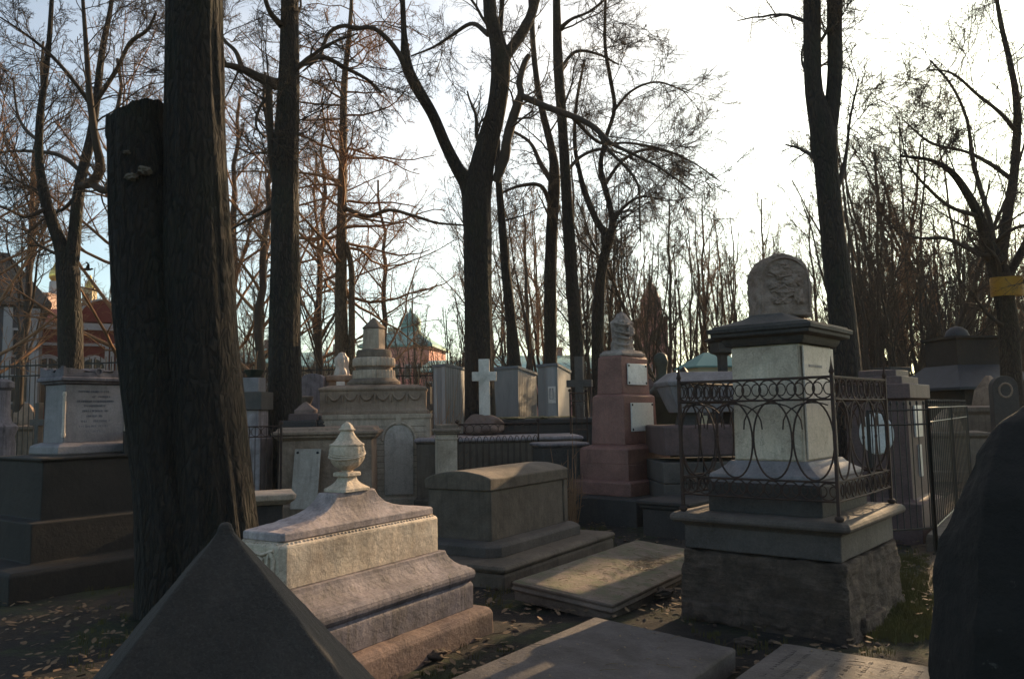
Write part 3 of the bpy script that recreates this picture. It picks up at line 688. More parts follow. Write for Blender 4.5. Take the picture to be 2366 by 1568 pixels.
def place_woods():
    kinds = {}
    for i, s in enumerate(['tall', 'multi', 'spread', 'thicket', 'tall', 'multi', 'thicket']):
        kinds[i] = (s, bg_kind(s, 31 + i))
    used = set(); rr = random.Random(5)
    def put(ki, px, Y, hz, label, group, lean=0.0):
        q = spot(px, Y)
        # trees standing in these lanes are lowered so the sun reaches the near graves
        sx, sy = math.sin(SUN_AZ), math.cos(SUN_AZ)
        off = q.x * sy - q.y * sx
        if px > 1900 and (-4.3 < off < -.5 or -6.8 < off < -5.8 or -10.3 < off < -9.4 or -18 < off < -16.4): hz = min(hz, max(4.5, (Y - 6.5) / sy * math.tan(SUN_EL) * .97))
        src = kinds[ki][1]
        o = src if ki not in used else copy_tree(src)
        used.add(ki)
        q = spot(px, Y); o.location = q
        s = hz / 12.0
        o.scale = (s, s, s); o.rotation_euler = (rr.uniform(-.04, .04), lean + rr.uniform(-.04, .04), rr.uniform(0, 6.28))
        tag(o, label, 'tree', group)
        if group: note(o, 'bare tree', px, Y)
    G1 = ('bare tree in the wood beyond the marble pedestal and its railing', 'bare trees in the wood beyond the marble pedestal')
    G2 = ('bare tree in the wood beyond the grey sheds and red granite pedestal', 'bare trees in the wood beyond the sheds')
    G3 = ('bare tree in the dense dark thicket beyond the low chapel', 'bare trees of the thicket beyond the chapel')
    G4 = ('bare brownish tree near the green roofs behind the larch', 'bare trees near the green roofs')
    G5 = ('bare tree standing before or behind the red building', 'bare trees around the red building')
    # beyond D, sky gap: tops near row 500-560
    for px in range(1445, 1900, 32):
        Y = rr.uniform(36, 58); top = rr.uniform(470, 600)
        put(rr.choice([0, 1, 4, 5]), px + rr.uniform(-12, 12), Y, zof(px, top, Y) * 1.03, *G1)
    for px in range(1130, 1420, 48):
        Y = rr.uniform(30, 50); top = rr.uniform(380, 480)
        put(rr.choice([1, 4, 5, 0, 2]), px + rr.uniform(-12, 12), Y, zof(px, top, Y) * 1.05, *G2)
    for px in range(1160, 1480, 80):
        Y = rr.uniform(52, 75); top = rr.uniform(480, 560)
        put(rr.choice([1, 5, 0]), px + rr.uniform(-12, 12), Y, zof(px, top, Y) * 1.05, *G2)
    for px in list(range(1965, 2440, 21)):
        Y = rr.uniform(25, 42); top = np.interp(px, [1960, 2060, 2200, 2480], [470, 300, 170, 60]) + rr.uniform(-40, 90)
        put(rr.choice([0, 1, 1, 2, 3, 5]), px + rr.uniform(-12, 12), Y, zof(px, top, Y) * 1.03, *G3, lean=rr.choice([0, 0, -.15, -.3]))
    for px in range(1950, 2440, 30):
        Y = rr.uniform(61, 85); top = rr.uniform(500, 620)
        put(rr.choice([1, 3, 5, 6]), px + rr.uniform(-12, 12), Y, zof(px, top, Y) * 1.03, *G3)
    for px in list(range(560, 790, 30)) + [900, 960, 1010, 1050, 1075]:
        Y = rr.uniform(38, 55); top = rr.uniform(650, 760) if px < 790 else rr.uniform(640, 740)
        put(rr.choice([3, 6, 1]), px, Y, zof(px, top, Y) * 1.05, *G4)
    for px, Y, top in ((1000, 24, 690), (1030, 26, 700), (585, 20, 560), (610, 30, 420), (740, 30, 380), (1090, 40, 430)):
        put(rr.choice([3, 6]) if Y < 27 else 4, px, Y, zof(px, top, Y) * 1.05, *G4)
    for px, Y, top, k in ((-70, 22, 60, 2), (40, 26, 120, 4), (310, 25, 30, 2), (235, 60, 600, 1), (520, 30, 120, 2), (590, 24, 60, 2), (720, 33, 200, 2), (900, 40, 330, 2)):
        put(k, px, Y, zof(px, top, Y) * 1.03, *G5)
    # leaning trunks silhouetted left of the marble stele and behind the railing
    put(4, 1590, 24, 8.5, 'bare tree leaning strongly to one side behind the domed stele', None, lean=-.42)
    put(4, 2098, 20, 8.6, 'slim leaning bare tree just past the oval plaque tomb', None, lean=-.12)  # extra tree added to break the sun falling on the urn tomb
    put(0, 2120, 25, 10.5, 'slanting dark trunk beyond the stepped red granite tomb', None, lean=-.36)
place_woods()

# ================================================================== MONUMENTS
def rotv(v, a): return Vector((v[0] * math.cos(a) - v[1] * math.sin(a), v[0] * math.sin(a) + v[1] * math.cos(a), 0))
def centre_from_corner(p, lx, ly, rz):
    """world centre for a box whose local corner (lx, ly) stands at p"""
    q = Vector((p[0], p[1], 0)) - rotv((lx, ly), rz); return (q.x, q.y, 0)
GR = R(58.5)

def swag(mb, a, b, sag, r, n=9, k=6):
    a, b = Vector(a), Vector(b); pts = []; rr = []
    for i in range(n):
        t = i / (n - 1); p = a.lerp(b, t); p.z -= sag * 4 * t * (1 - t); pts.append(p); rr.append(r * (.45 + .9 * math.sin(math.pi * t)))
    mb.tube(pts, rr, k)

# ---- A: pyramid in front
def pyramid():
    # apex seen at (520,1212); numbers solved for the two silhouette edges
    Y = 2.6; apex = at(521, 1207, Y)
    root = thing('pyramid_tomb', 'dark grey stone pyramid with blunt tip, nearest of all the monuments', 'tomb', (apex.x, apex.y, 0), R(18))
    bx, by = 1.04, .96
    mb = MB(); h = apex.z
    mb.loft([(-.05, bx, by), (0.0, bx, by), (h * .975, .027, .026), (h * .994, .018, .017), (h, .012, .010)])
    mb.build('pyramid', M['pyr'], root, 30, bevel=.008, sub=6, disp=.010, dscale=.07)
    return root
pyramid()

# ---- B: marble urn tomb
def urn_tomb():
    L, Wd = 1.55, .43
    p = at(1018, 1262, 6.107)
    c = centre_from_corner(p, L / 2, -Wd / 2, GR)
    root = thing('urn_tomb', 'weathered white marble tomb chest crowned by a draped urn, beside the dark pyramid', 'tomb', c, GR)
    a, b = L / 2, Wd / 2
    mb = MB(); mb.prof(a, b, [(.285, -.05), (.285, .155), (.275, .178), (.255, .195), (.24, .20), (.10, .205)], ch=.02)
    mb.build('granite_base', M['granite_rough'], root, 30, bevel=.012, sub=4, disp=.02, dscale=.15)
    mb = MB(); mb.prof(a, b, [(.175, .203), (.178, .37), (.168, .39), (.16, .393), (.175, .405), (.188, .425), (.192, .448), (.188, .47), (.172, .49), (.15, .50), (.145, .508), (.13, .512),
                              (.10, .525), (.075, .545), (.05, .575), (.035, .605), (.03, .628), (0, .63)], ch=.012)
    mb.build('moulded_plinth', M['marble_grey'], root, 28, bevel=.004, sub=3, disp=.012, dscale=.12)
    mb = MB(); mb.prof(a, b, [(0, .6295), (0, .875), (-.006, .885), (-.03, .897), (-.045, .903), (-.05, .9035)], ch=.035)
    mb.build('chest', M['marble'], root, 30, bevel=.006, sub=4, disp=.010, dscale=.1)
    # leaf moulding along the upper edge
    mb = MB()
    for s, n, ax in ((-1, 44, 'x'), (1, 44, 'x'), (-1, 12, 'y'), (1, 12, 'y')):
        mb = MB()
        for i in range(n):
            u = (i + .5) / n * 2 - 1
            x, y = (u * (a - .05), s * (b - .022)) if ax == 'x' else (s * (a - .022), u * (b - .05))
            mb.blob((x, y, .893), (.013, .011, .008), 1, .5, i)
        mb.build('leaf_moulding', M['marble'], root, 60)
    # carved relief on the near end
    mb = MB()
    def rib(pts, r): mb.tube([(-a - .004, y, z) for y, z in pts], r, 6)
    rib([(-.15, .86), (-.05, .83), (.03, .84), (.10, .86)], .012)
    rib([(-.12, .85), (-.15, .80), (-.14, .73), (-.16, .66)], .016)
    rib([(-.11, .84), (-.10, .78), (-.12, .70), (-.10, .65)], .012)
    rib([(.02, .84), (.03, .77), (-.01, .72), (.02, .66)], .015)
    rib([(.11, .85), (.13, .78), (.10, .70), (.13, .65)], .014)
    rib([(-.06, .80), (-.03, .76), (.0, .79), (-.02, .82), (-.06, .80)], .010)
    for y, z, r in ((-.03, .74, .035), (.07, .78, .028), (-.13, .69, .02), (.06, .69, .03), (-.05, .67, .022)):
        mb.blob((-a - .002, y, z), (.014, r, r * .8), 2, .4, int(100 * z))
    mb.build('carved_relief', M['marble'], root, 60)
    # concave lid
    mb = MB(); secs = [(.9035, .735, .175), (.908, .742, .182), (.948, .742, .182), (.956, .736, .176)]
    for i in range(1, 15):
        t = i / 14; e = 1 - (1 - t) ** 1.15
        f = math.exp(-2.6 * t); f = (f - math.exp(-2.6)) / (1 - math.exp(-2.6))
        secs.append((.958 + .172 * t ** 1.15, .20 + .535 * f, .088 + .087 * f))
    secs.append((1.134, .196, .084))
    mb.loft(secs, .02); mb.build('lid', M['marble_lid'], root, 30, bevel=.005, sub=3, disp=.012, dscale=.09)
    # urn
    u = thing('urn', None, None); del_keys = None; u.parent = root; u.location = (0, 0, 1.134)
    mb = MB(); secs = [(0, .125, .10), (.02, .125, .10)] + [(.022 + .078 * t, .048 + .073 * (1 - t) ** 2.0, .045 + .053 * (1 - t) ** 2.0) for t in [i / 8 for i in range(9)]]
    mb.loft(secs, .006); mb.loft([(.099, .068, .062), (.104, .072, .066), (.124, .072, .066), (.13, .066, .06)], .006)
    mb.build('urn_foot', M['marble'], u, 30, bevel=.003, sub=2, disp=.006, dscale=.05)
    mb = MB()
    mb.lathe([(.040, .129), (.036, .136), (.044, .144), (.068, .158), (.090, .176), (.105, .197), (.115, .222), (.120, .250), (.120, .280), (.115, .305), (.119, .312), (.117, .319), (.102, .325), (.084, .342), (.066, .364), (.052, .386), (.043, .405), (.041, .412)], 40,
             wav=lambda t, z: 1 + .02 * math.sin(9 * t + 20 * z) + .012 * math.sin(5 * t))
    mb.build('urn_body', M['marble'], u, 40, sub=2, disp=.008, dscale=.04)
    mb = MB(); mb.lathe([(.04, .408), (.054, .413), (.056, .418), (.044, .428), (.036, .446), (.024, .46), (.010, .468), (.001, .47)], 20, wav=lambda t, z: 1 + .08 * math.sin(6 * t))
    mb.build('urn_finial', M['marble'], u, 40, sub=1, disp=.006, dscale=.03)
    mb = MB()
    for k in range(3):
        pts = [((.118 + .002 * k) * math.cos(t), (.118 + .002 * k) * math.sin(t), .272 - .014 * k + .026 * math.sin(t * 1 + .8 + .2 * k)) for t in [2 * math.pi * i / 36 for i in range(36)]]
        mb.tube(pts, .005 + .001 * k, 5, True)
    mb.build('drapery', M['marble'], u, 60, sub=1, disp=.006, dscale=.03)
urn_tomb()

# ---- C: grey sarcophagus
def sarcophagus():
    L, Wd = 1.67, .80; p = at(1133, 1240, 8.3)
    c = centre_from_corner(p, -L / 2, -Wd / 2, GR)
    root = thing('sarcophagus', 'grey stone sarcophagus with wavy lid between the urn tomb and the red granite pedestal', 'tomb', c, GR)
    a, b = L / 2, Wd / 2
    mb = MB(); mb.prof(a, b, [(.42, -.05), (.42, .10), (.40, .12), (.43, .14), (.44, .165), (.42, .19), (.36, .20), (.1, .205)], ch=.02)
    mb.build('kerb', M['sarc'], root, 30, bevel=.008, sub=3, disp=.012, dscale=.2)
    mb = MB(); mb.prof(a, b, [(.16, .203), (.16, .30), (.13, .33), (.05, .345), (-.05, .348)], ch=.12)
    mb.build('base_slab', M['granite_grey'], root, 30, bevel=.008, sub=3, disp=.01, dscale=.15)
    mb = MB(); mb.prof(a, b, [(0, .345), (-.005, .845), (-.05, .846)], ch=.012)
    mb.build('chest', M['sarc'], root, 30, bevel=.006, sub=3, disp=.008, dscale=.15)
    mb = MB()
    for s in (-1, 1):
        for x in (-a + .35 - .35, a - .04):
            pass
    mb.box((-a + .055, -b - .004, .595), (.10, .018, .49)); mb.build('corner_pilaster', M['sarc'], root, 30, bevel=.004)
    mb = MB(); mb.box((a - .04, -b - .006, .6), (.09, .022, .48)); mb.build('corner_pilaster', M['sarc'], root, 30, bevel=.004)
    mb = MB(); poly = [(-b - .02, .85), (b + .02, .85), (b + .025, .93)]
    n = 26
    for i in range(n + 1):
        u = 1 - i / n; y = -b - .025 + u * (2 * b + .05)
        hgt = .93 + .115 * max(0, math.sin(math.pi * min(1, max(0, u * .94 + .05)))) ** .55
        poly.append((y, hgt))
    mb.prism(poly, -a - .02, a + .02, 'x')
    mb.build('lid', M['sarc'], root, 30, bevel=.012, sub=3, disp=.008, dscale=.12)
sarcophagus()

# ---- ledger slabs
def ledger(name, label, corners, th, mat, mould=True, ext=None, inscr=None, cat='grave slab'):
    """corners: near-left..., 3D top corners in order; slab with moulded edge and thickness"""
    P_ = [Vector(c) for c in corners]; c = sum(P_, Vector()) / 4
    ux = (P_[1] - P_[0]); lx = ux.length; uy = (P_[3] - P_[0]); ly = uy.length
    ux.normalize(); nz = ux.cross(uy).normalized(); uyv = nz.cross(ux)
    if nz.z < 0: nz = -nz; uyv = -uyv
    root = thing(name, label, cat); mt = Matrix((ux, nz.cross(ux), nz)).transposed().to_4x4(); mt.translation = c
    root.matrix_world = mt
    a, b = lx / 2, ly / 2
    mb = MB()
    if mould: mb.prof(a, b, [(-.02, -th), (-.01, -th * .55), (.0, -th * .5), (.012, -th * .42), (.0, -th * .30), (-.005, -th * .25), (.008, -th * .16), (.006, -th * .06), (-.012, -.006), (-.03, 0)], ch=.008)
    else: mb.prof(a, b, [(.0, -th), (.0, -.012), (-.012, 0)], ch=.008)
    mb.build('slab', M[mat], root, 28, bevel=.006, sub=4, disp=.010, dscale=.25)
    return root, a, b
p0 = at(1175, 1335, 7.15); p0.z = .18; q = Vector((.55, .83, 0)); w = Vector((.83, -.55, 0))
ledger('ledger_slab', 'flat grave slab with moulded edge between the sarcophagus and the fenced pedestal',
       [Vector((-.03, 7.15, .19)), Vector((-.03, 7.15, .19)) + w * .97 + Vector((0, 0, -.085)), Vector((-.03, 7.15, .19)) + w * .97 + q * 2.55 + Vector((0, 0, -.085)), Vector((-.03, 7.15, .19)) + q * 2.55], .17, 'slab')
b0 = at(1375, 1408, 5.84); d1 = Vector((.80, -.60, 0)); d2 = Vector((-.59, -.81, 0))
b0.z = .20
ledger('grave_slab', 'blue grey flat grave slab in front of the ledger with a lit strip along its edge',
       [b0 + d2 * 2.3, b0, b0 + d1 * 1.03 + Vector((0, 0, -.06)), b0 + d1 * 1.03 + d2 * 2.3 + Vector((0, 0, -.06))], .16, 'slab_blue', False)
c0 = at(1804, 1467, 5.37); c0.z = .12; d1 = Vector((.84, -.54, 0)); d2 = Vector((-.60, -.80, 0))
rt, ra, rb = ledger('inscribed_slab', 'flat grave slab with worn incised lines just below the fenced pedestal',
       [c0 + d2 * 2.0, c0, c0 + d1 * .98, c0 + d1 * .98 + d2 * 2.0], .14, 'slab_blue', False)
mb = MB(); rr_ = random.Random(3)
for row in range(9):
    y = rb - .13 - row * .09
    for side in (0,):
        x = -ra + .35
        while x < ra - .08:
            wd = rr_.uniform(.012, .03)
            if rr_.random() > .15: mb.box((x, y + rr_.uniform(-.004, .004), .0), (wd * .7, .004, .002)); mb.box((x - wd / 2, y + .008, .0), (.003, .022, .002))
            x += wd + .014
mb.build('worn_lettering', plain('incised_groove', (.045, .04, .038), .95), rt, 60)

# ---- D: marble pedestal with stele
DR = R(50.3); DC = (2.289, 6.77, 0)
def marble_pedestal():
    root = thing('marble_pedestal', 'tall white marble pedestal topped by a round-headed stele inside the ring-patterned railing', 'monument', DC, DR)
    a, b = .69 - .06, .75 - .06
    # local x runs away to the right, local y away to the left
    A, B = .75 - .06, .69 - .05; mb = MB()
    mb.loft([(-.05 + .095 * q, A + .035 * (1 - q / 6) + .004 * math.sin(q * 2.1) + .003 * math.sin(q * 5.3), B + .035 * (1 - q / 6) + .004 * math.sin(q * 2.1) + .003 * math.sin(q * 5.3)) for q in range(7)], .03)
    mb.build('footing', M['rubble'], root, 30, bevel=.004, sub=5, disp=.075, dscale=.12)
    for (x, y, z, dx, dy, dz, r_) in ((-A - .02, B * .55, .06, .13, .42, .14, .05), (-A * .3, -B - .01, .05, .5, .12, .12, -.03), (-A + .02, -B * .4, .10, .12, .5, .16, .04)):
        mb = MB(); mb.box((x, y, z), (dx, dy, dz), r_); mb.build('loose_footing_block', M['rubble'], root, 30, bevel=.02, sub=4, disp=.06, dscale=.09)
    mb = MB(); mb.prof(.75, .69, [(-.07, .535), (-.07, .715), (-.055, .73), (-.05, .745)], ch=.01)
    mb.build('foundation_course', M['granite_grey'], root, 30, bevel=.01, sub=3, disp=.016, dscale=.15)
    mb = MB(); mb.prof(.75, .69, [(-.05, .742), (.0, .748), (.02, .762), (.024, .78), (.018, .80), (-.0, .818), (-.03, .824), (-.2, .826)], ch=.03)
    mb.build('coping', M['coping'], root, 30, bevel=.004, sub=3, disp=.012, dscale=.2)
    mb = MB(); mb.prof(.385, .29, [(.17, .824), (.17, 1.04), (.16, 1.055), (.15, 1.06)], ch=.01)
    mb.build('plinth', M['granite_dark'], root, 30, bevel=.008, sub=2, disp=.006)
    mb = MB(); mb.prof(.385, .29, [(.15, 1.058), (.15, 1.085), (.16, 1.10), (.155, 1.125), (.13, 1.14), (.12, 1.145), (.09, 1.165), (.055, 1.195), (.03, 1.225), (.0, 1.228)], ch=.006)
    mb.build('torus_moulding', M['marble_blue'], root, 25, bevel=.003)
    mb = MB(); mb.prof(.385, .29, [(0, 1.227), (-.012, 2.155), (-.1, 2.156)])
    mb.build('marble_block', M['marble'], root, 30, bevel=.005, sub=2, disp=.004)
    mb = MB()  # thin panels leave dark joints at the corners
    hx, hy = .385, .29
    mb.box((0, -hy - .010, 1.69), (2 * hx - .06, .014, .90)); mb.build('facing_panel', M['marble_white'], root, 30, bevel=.004)
    mb = MB(); mb.box((-hx - .008, .0, 1.69), (.014, 2 * hy - .03, .905)); mb.build('facing_panel', M['marble'], root, 30, bevel=.004)
    mb = MB(); mb.box((-.10, -hy - .018, 1.98), (.30, .005, .02)); mb.box((.3, -hy - .018, 1.70), (.012, .004, .55)); mb.build('incised_frame', M['marble_blue'], root, 30)
    mb = MB(); mb.prof(.385, .29, [(-.02, 2.154), (.03, 2.158), (.05, 2.19), (.055, 2.22), (.10, 2.225), (.12, 2.235), (.122, 2.262), (.14, 2.268), (.143, 2.30), (.13, 2.308)], ch=.008)
    mb.build('cornice', M['granite_dark'], root, 25, bevel=.004, sub=2, disp=.006)
    mb = MB(); secs = [(2.307, .50, .40), (2.325, .50, .40)] + [(2.327 + .09 * t, .32 + .16 * (1 - t) ** 1.6, .14 + .24 * (1 - t) ** 1.6) for t in [i / 6 for i in range(7)]]
    mb.loft(secs, .01); mb.build('roof_slab', M['granite_grey'], root, 25, bevel=.006, sub=2, disp=.008)
    # stele, turned to face the slabs
    st = thing('stele', None, None); st.parent = root; st.location = (.0, .0, 2.41); st.rotation_euler = (0, 0, R(-50.3 + 8))
    w2, th, hh = .245, .11, .31
    poly = [(-w2 * .97, 0), (w2 * .97, 0), (w2, hh)] + [(w2 * math.cos(t), hh + w2 * .92 * math.sin(t)) for t in [math.pi * i / 20 for i in range(1, 20)]] + [(-w2, hh)]
    mb = MB(); mb.prism(poly, -th, th)
    mb.build('stele_body', M['stele'], st, 30, bevel=.02, sub=4, disp=.05, dscale=.08)
    mb = MB()
    k = w2 * .86
    ring = [(-k, .04)] + [(k * math.cos(t), hh + k * .9 * math.sin(t)) for t in [math.pi * i / 18 for i in range(18, -1, -1)]] + [(k, .04)]
    mb.tube([(x, -th - .006, z) for x, z in ring], .010, 5)
    for i, (x, z, rx, rz_) in enumerate(((-.05, .36, .10, .05), (.06, .30, .09, .06), (-.09, .26, .06, .05), (.02, .21, .12, .045), (.11, .17, .05, .07), (-.04, .13, .08, .035), (.0, .42, .05, .03))):
        mb.blob((x, -th + .002, z), (rx, .03, rz_), 3, .7, i * 7, 3)
    mb.tube([(-.14, -th - .004, .38), (-.05, -th - .016, .33), (.05, -th - .012, .35), (.13, -th - .004, .26)], .014, 6)
    mb.tube([(-.13, -th - .004, .20), (-.02, -th - .016, .26), (.06, -th - .012, .18), (.14, -th - .004, .12)], .014, 6)
    mb.build('carved_wreath', M['stele'], st, 60, sub=1, disp=.012, dscale=.04)
marble_pedestal()

def ring_fence():
    root = thing('ring_railing', 'rusty iron railing of interlaced rings standing on the coping round the marble pedestal', 'fence', (DC[0], DC[1], .825), DR)
    A, B = .68, .62; H = 1.045; z1, z2, z3 = .88, .28, .14
    def side(p, q):
        p, q = Vector(p), Vector(q); d = (q - p); L = d.length; d.normalize()
        g = thing('railing_panel', None, None); g.parent = root
        mb = MB()
        for z, r in ((H, .011), (z1, .009), (z2, .008), (z3, .008)):
            mb = MB(); mb.tube([p + Vector((0, 0, z)), p + d * (L / 2) + Vector((0, 0, z + random.uniform(-.006, .004))), q + Vector((0, 0, z))], r, 6)
            mb.build('rail', M['iron'], g, 60)
        mb = MB(); n = 4; pc = L / n
        for i in range(n):
            c = p + d * pc * (i + .5) + Vector((0, 0, (z1 + z2) / 2))
            mb.tube([c + d * (pc * .485 * math.cos(t)) + Vector((0, 0, (z1 - z2) / 2 * .98 * math.sin(t))) for t in [2 * math.pi * k / 32 for k in range(32)]], .0075, 5, True)
            c2 = p + d * pc * (i + .5) + Vector((0, 0, z1 - .22))
            pts = []
            for k in range(13):
                t = math.pi * k / 12; x = pc * .74 * math.cos(t)
                f = pc * (i + .5) + x
                if 0 < f < L: pts.append(c2 + d * x + Vector((0, 0, .20 * math.sin(t) ** .8 if math.sin(t) > 0 else 0)))
            if len(pts) > 3: mb.tube([v + Vector((-d.y, d.x, 0)) * .006 for v in pts], .006, 5)
            if i: mb.blob(p + d * pc * i + Vector((0, 0, (z1 + z2) / 2)), (.014, .014, .022), 1, 0)
        mb.build('oval_ring_row', M['iron'], g, 60)
        for zc, rz_, nm in (((H + z1) / 2, (H - z1) / 2 * .9, 'upper_ring_band'), ((z2 + z3) / 2, (z2 - z3) / 2 * .9, 'lower_ring_band')):
            mb = MB(); m_ = 9; pt = L / m_
            for i in range(m_):
                c = p + d * pt * (i + .5) + Vector((0, 0, zc))
                mb.tube([c + d * (rz_ * math.cos(t)) + Vector((0, 0, rz_ * math.sin(t))) for t in [2 * math.pi * k / 18 for k in range(18)]], .006, 5, True)
                for s in (-1, 1):
                    c3 = c + d * s * pt * .30
                    mb.tube([c3 + d * (rz_ * .5 * math.cos(t)) + Vector((-d.y, d.x, 0)) * .005 + Vector((0, 0, rz_ * .62 * math.sin(t))) for t in [2 * math.pi * k / 14 for k in range(14)]], .0045, 4, True)
            mb.build(nm, M['iron'], g, 60)
    cs = [(-A, -B), (A, -B), (A, B), (-A, B)]
    for i in range(4): side((*cs[i], 0), (*cs[(i + 1) % 4], 0))
    for x, y in cs:
        mb = MB(); s = .016
        mb.box((0, 0, (H + .02) / 2), (s * 1.5, s * 1.5, H + .02)); mb.blob((0, 0, .02), (.035, .035, .025), 2, .1)
        mb.lathe([(.012, H + .02), (.022, H + .035), (.014, H + .06), (.006, H + .10), (.001, H + .15)], 8)
        mb.build('post', M['iron'], root, 60, loc=(x, y, 0))
ring_fence()

# ---- H: red granite pedestal
def red_pedestal():
    rz = R(48); a, b = .40, .25
    p = at(1440, 955, 12.3); c = centre_from_corner(p, -a, -b, rz)
    root = thing('granite_pedestal', 'stepped red granite pedestal with two bright blank plaques and a rough carved top', 'monument', c, rz)
    mb = MB(); mb.prof(a, b, [(.55, -.05), (.55, .36), (.535, .378), (.2, .38)], ch=.01)
    mb.build('foundation_slab', M['granite_dark'], root, 30, bevel=.02, sub=3, disp=.02, dscale=.3)
    tiers = [('lower_step', .28, .379, .56, .275, .585), ('second_step', .185, .584, 1.06, .17, 1.10), ('lower_die', .045, 1.099, 1.86, .03, 1.90)]
    mb = MB(); mb.prof(a, b, [(.29, .379), (.29, .575), (.265, .60), (.2, .602)]); mb.build('base_step', M['granite_red'], root, 30, bevel=.012)
    mb = MB(); mb.prof(a, b, [(.20, .60), (.20, .84), (.195, .842), (.195, .848), (.2, .85), (.2, 1.06), (.17, 1.09), (.1, 1.11), (.06, 1.13), (.02, 1.132)]); mb.build('middle_step', M['granite_red'], root, 30, bevel=.008)
    mb = MB(); mb.prof(a, b, [(.065, 1.131), (.045, 1.84), (.04, 1.87), (.0, 1.90), (-.02, 1.905)]); mb.build('lower_die', M['granite_red'], root, 30, bevel=.008)
    mb = MB(); mb.prof(a, b, [(-.012, 1.904), (-.03, 2.47), (-.05, 2.50), (-.08, 2.51)]); mb.build('upper_die', M['granite_red'], root, 30, bevel=.008)
    # plaques on the side turned to the fenced pedestal (local -y)
    for zc, hx, hz, dep, hh in ((1.545, .31, .22, .058, 0), (2.21, .27, .165, -.012, 1)):
        mb = MB(); mb.box((0.02, -b - dep - .012, zc), (2 * hx, .018, 2 * hz)); pl = mb.build('plaque', M['plaque'], root, 30, bevel=.003)
        for sx in (-1, 1):
            for sz in (-1, 1):
                m2 = MB(); m2.blob((.02 + sx * (hx - .03), -b - dep - .024, zc + sz * (hz - .03)), (.02, .008, .02), 2, 0); m2.build('bolt', M['bolt'], pl, 60)
    st = thing('carved_finial', None, None); st.parent = root; st.location = (0, 0, 2.505); st.rotation_euler = (0, 0, 0)
    mb = MB(); mb.loft([(0, .34, .22), (.04, .34, .22), (.06, .31, .2), (.085, .30, .19)], .02)
    mb.build('finial_base', M['finial_stone'], st, 30, bevel=.01, sub=3, disp=.03, dscale=.06)
    mb = MB(); mb.loft([(.08, .19, .15), (.12, .165, .13), (.30, .15, .12), (.52, .155, .125), (.54, .16, .13), (.62, .11, .09), (.72, .03, .025), (.735, .005, .005)], .03)
    mb.build('finial_shaft', M['finial_stone'], st, 30, bevel=.008, sub=4, disp=.05, dscale=.07)
    mb = MB()
    for k in range(4):
        z = .20 + .10 * k + .02 * math.sin(k * 9)
        mb.tube([(-.20 + .01 * (k % 2), .02, z + .02), (-.19, -.10, z - .02), (-.10, -.165, z - .035), (0, -.14, z), (.06, -.15, z + .03)], [.012, .022, .024, .018, .006], 6)
    mb.blob((.03, -.15, .40), (.09, .03, .10), 3, .3, 4)
    mb.build('drapery', M['finial_stone'], st, 60, sub=1, disp=.04, dscale=.05)
red_pedestal()
# ================================================================== helpers for further monuments
def frontal(name, label, cat, px, Y, rz=0.0, group=None, py=955):
    q = spot(px, Y, py); return thing(name, label, cat, (q.x, q.y, 0), rz, group)
def cross_mb(mb, w, h, arm, th, z0=0, za=.72, c=(0, 0), pad=0):
    mb.box((c[0], c[1], z0 + h / 2), (w, th, h)); mb.box((c[0], c[1] - .0, z0 + h * za), (arm, th - .004, w * .85))

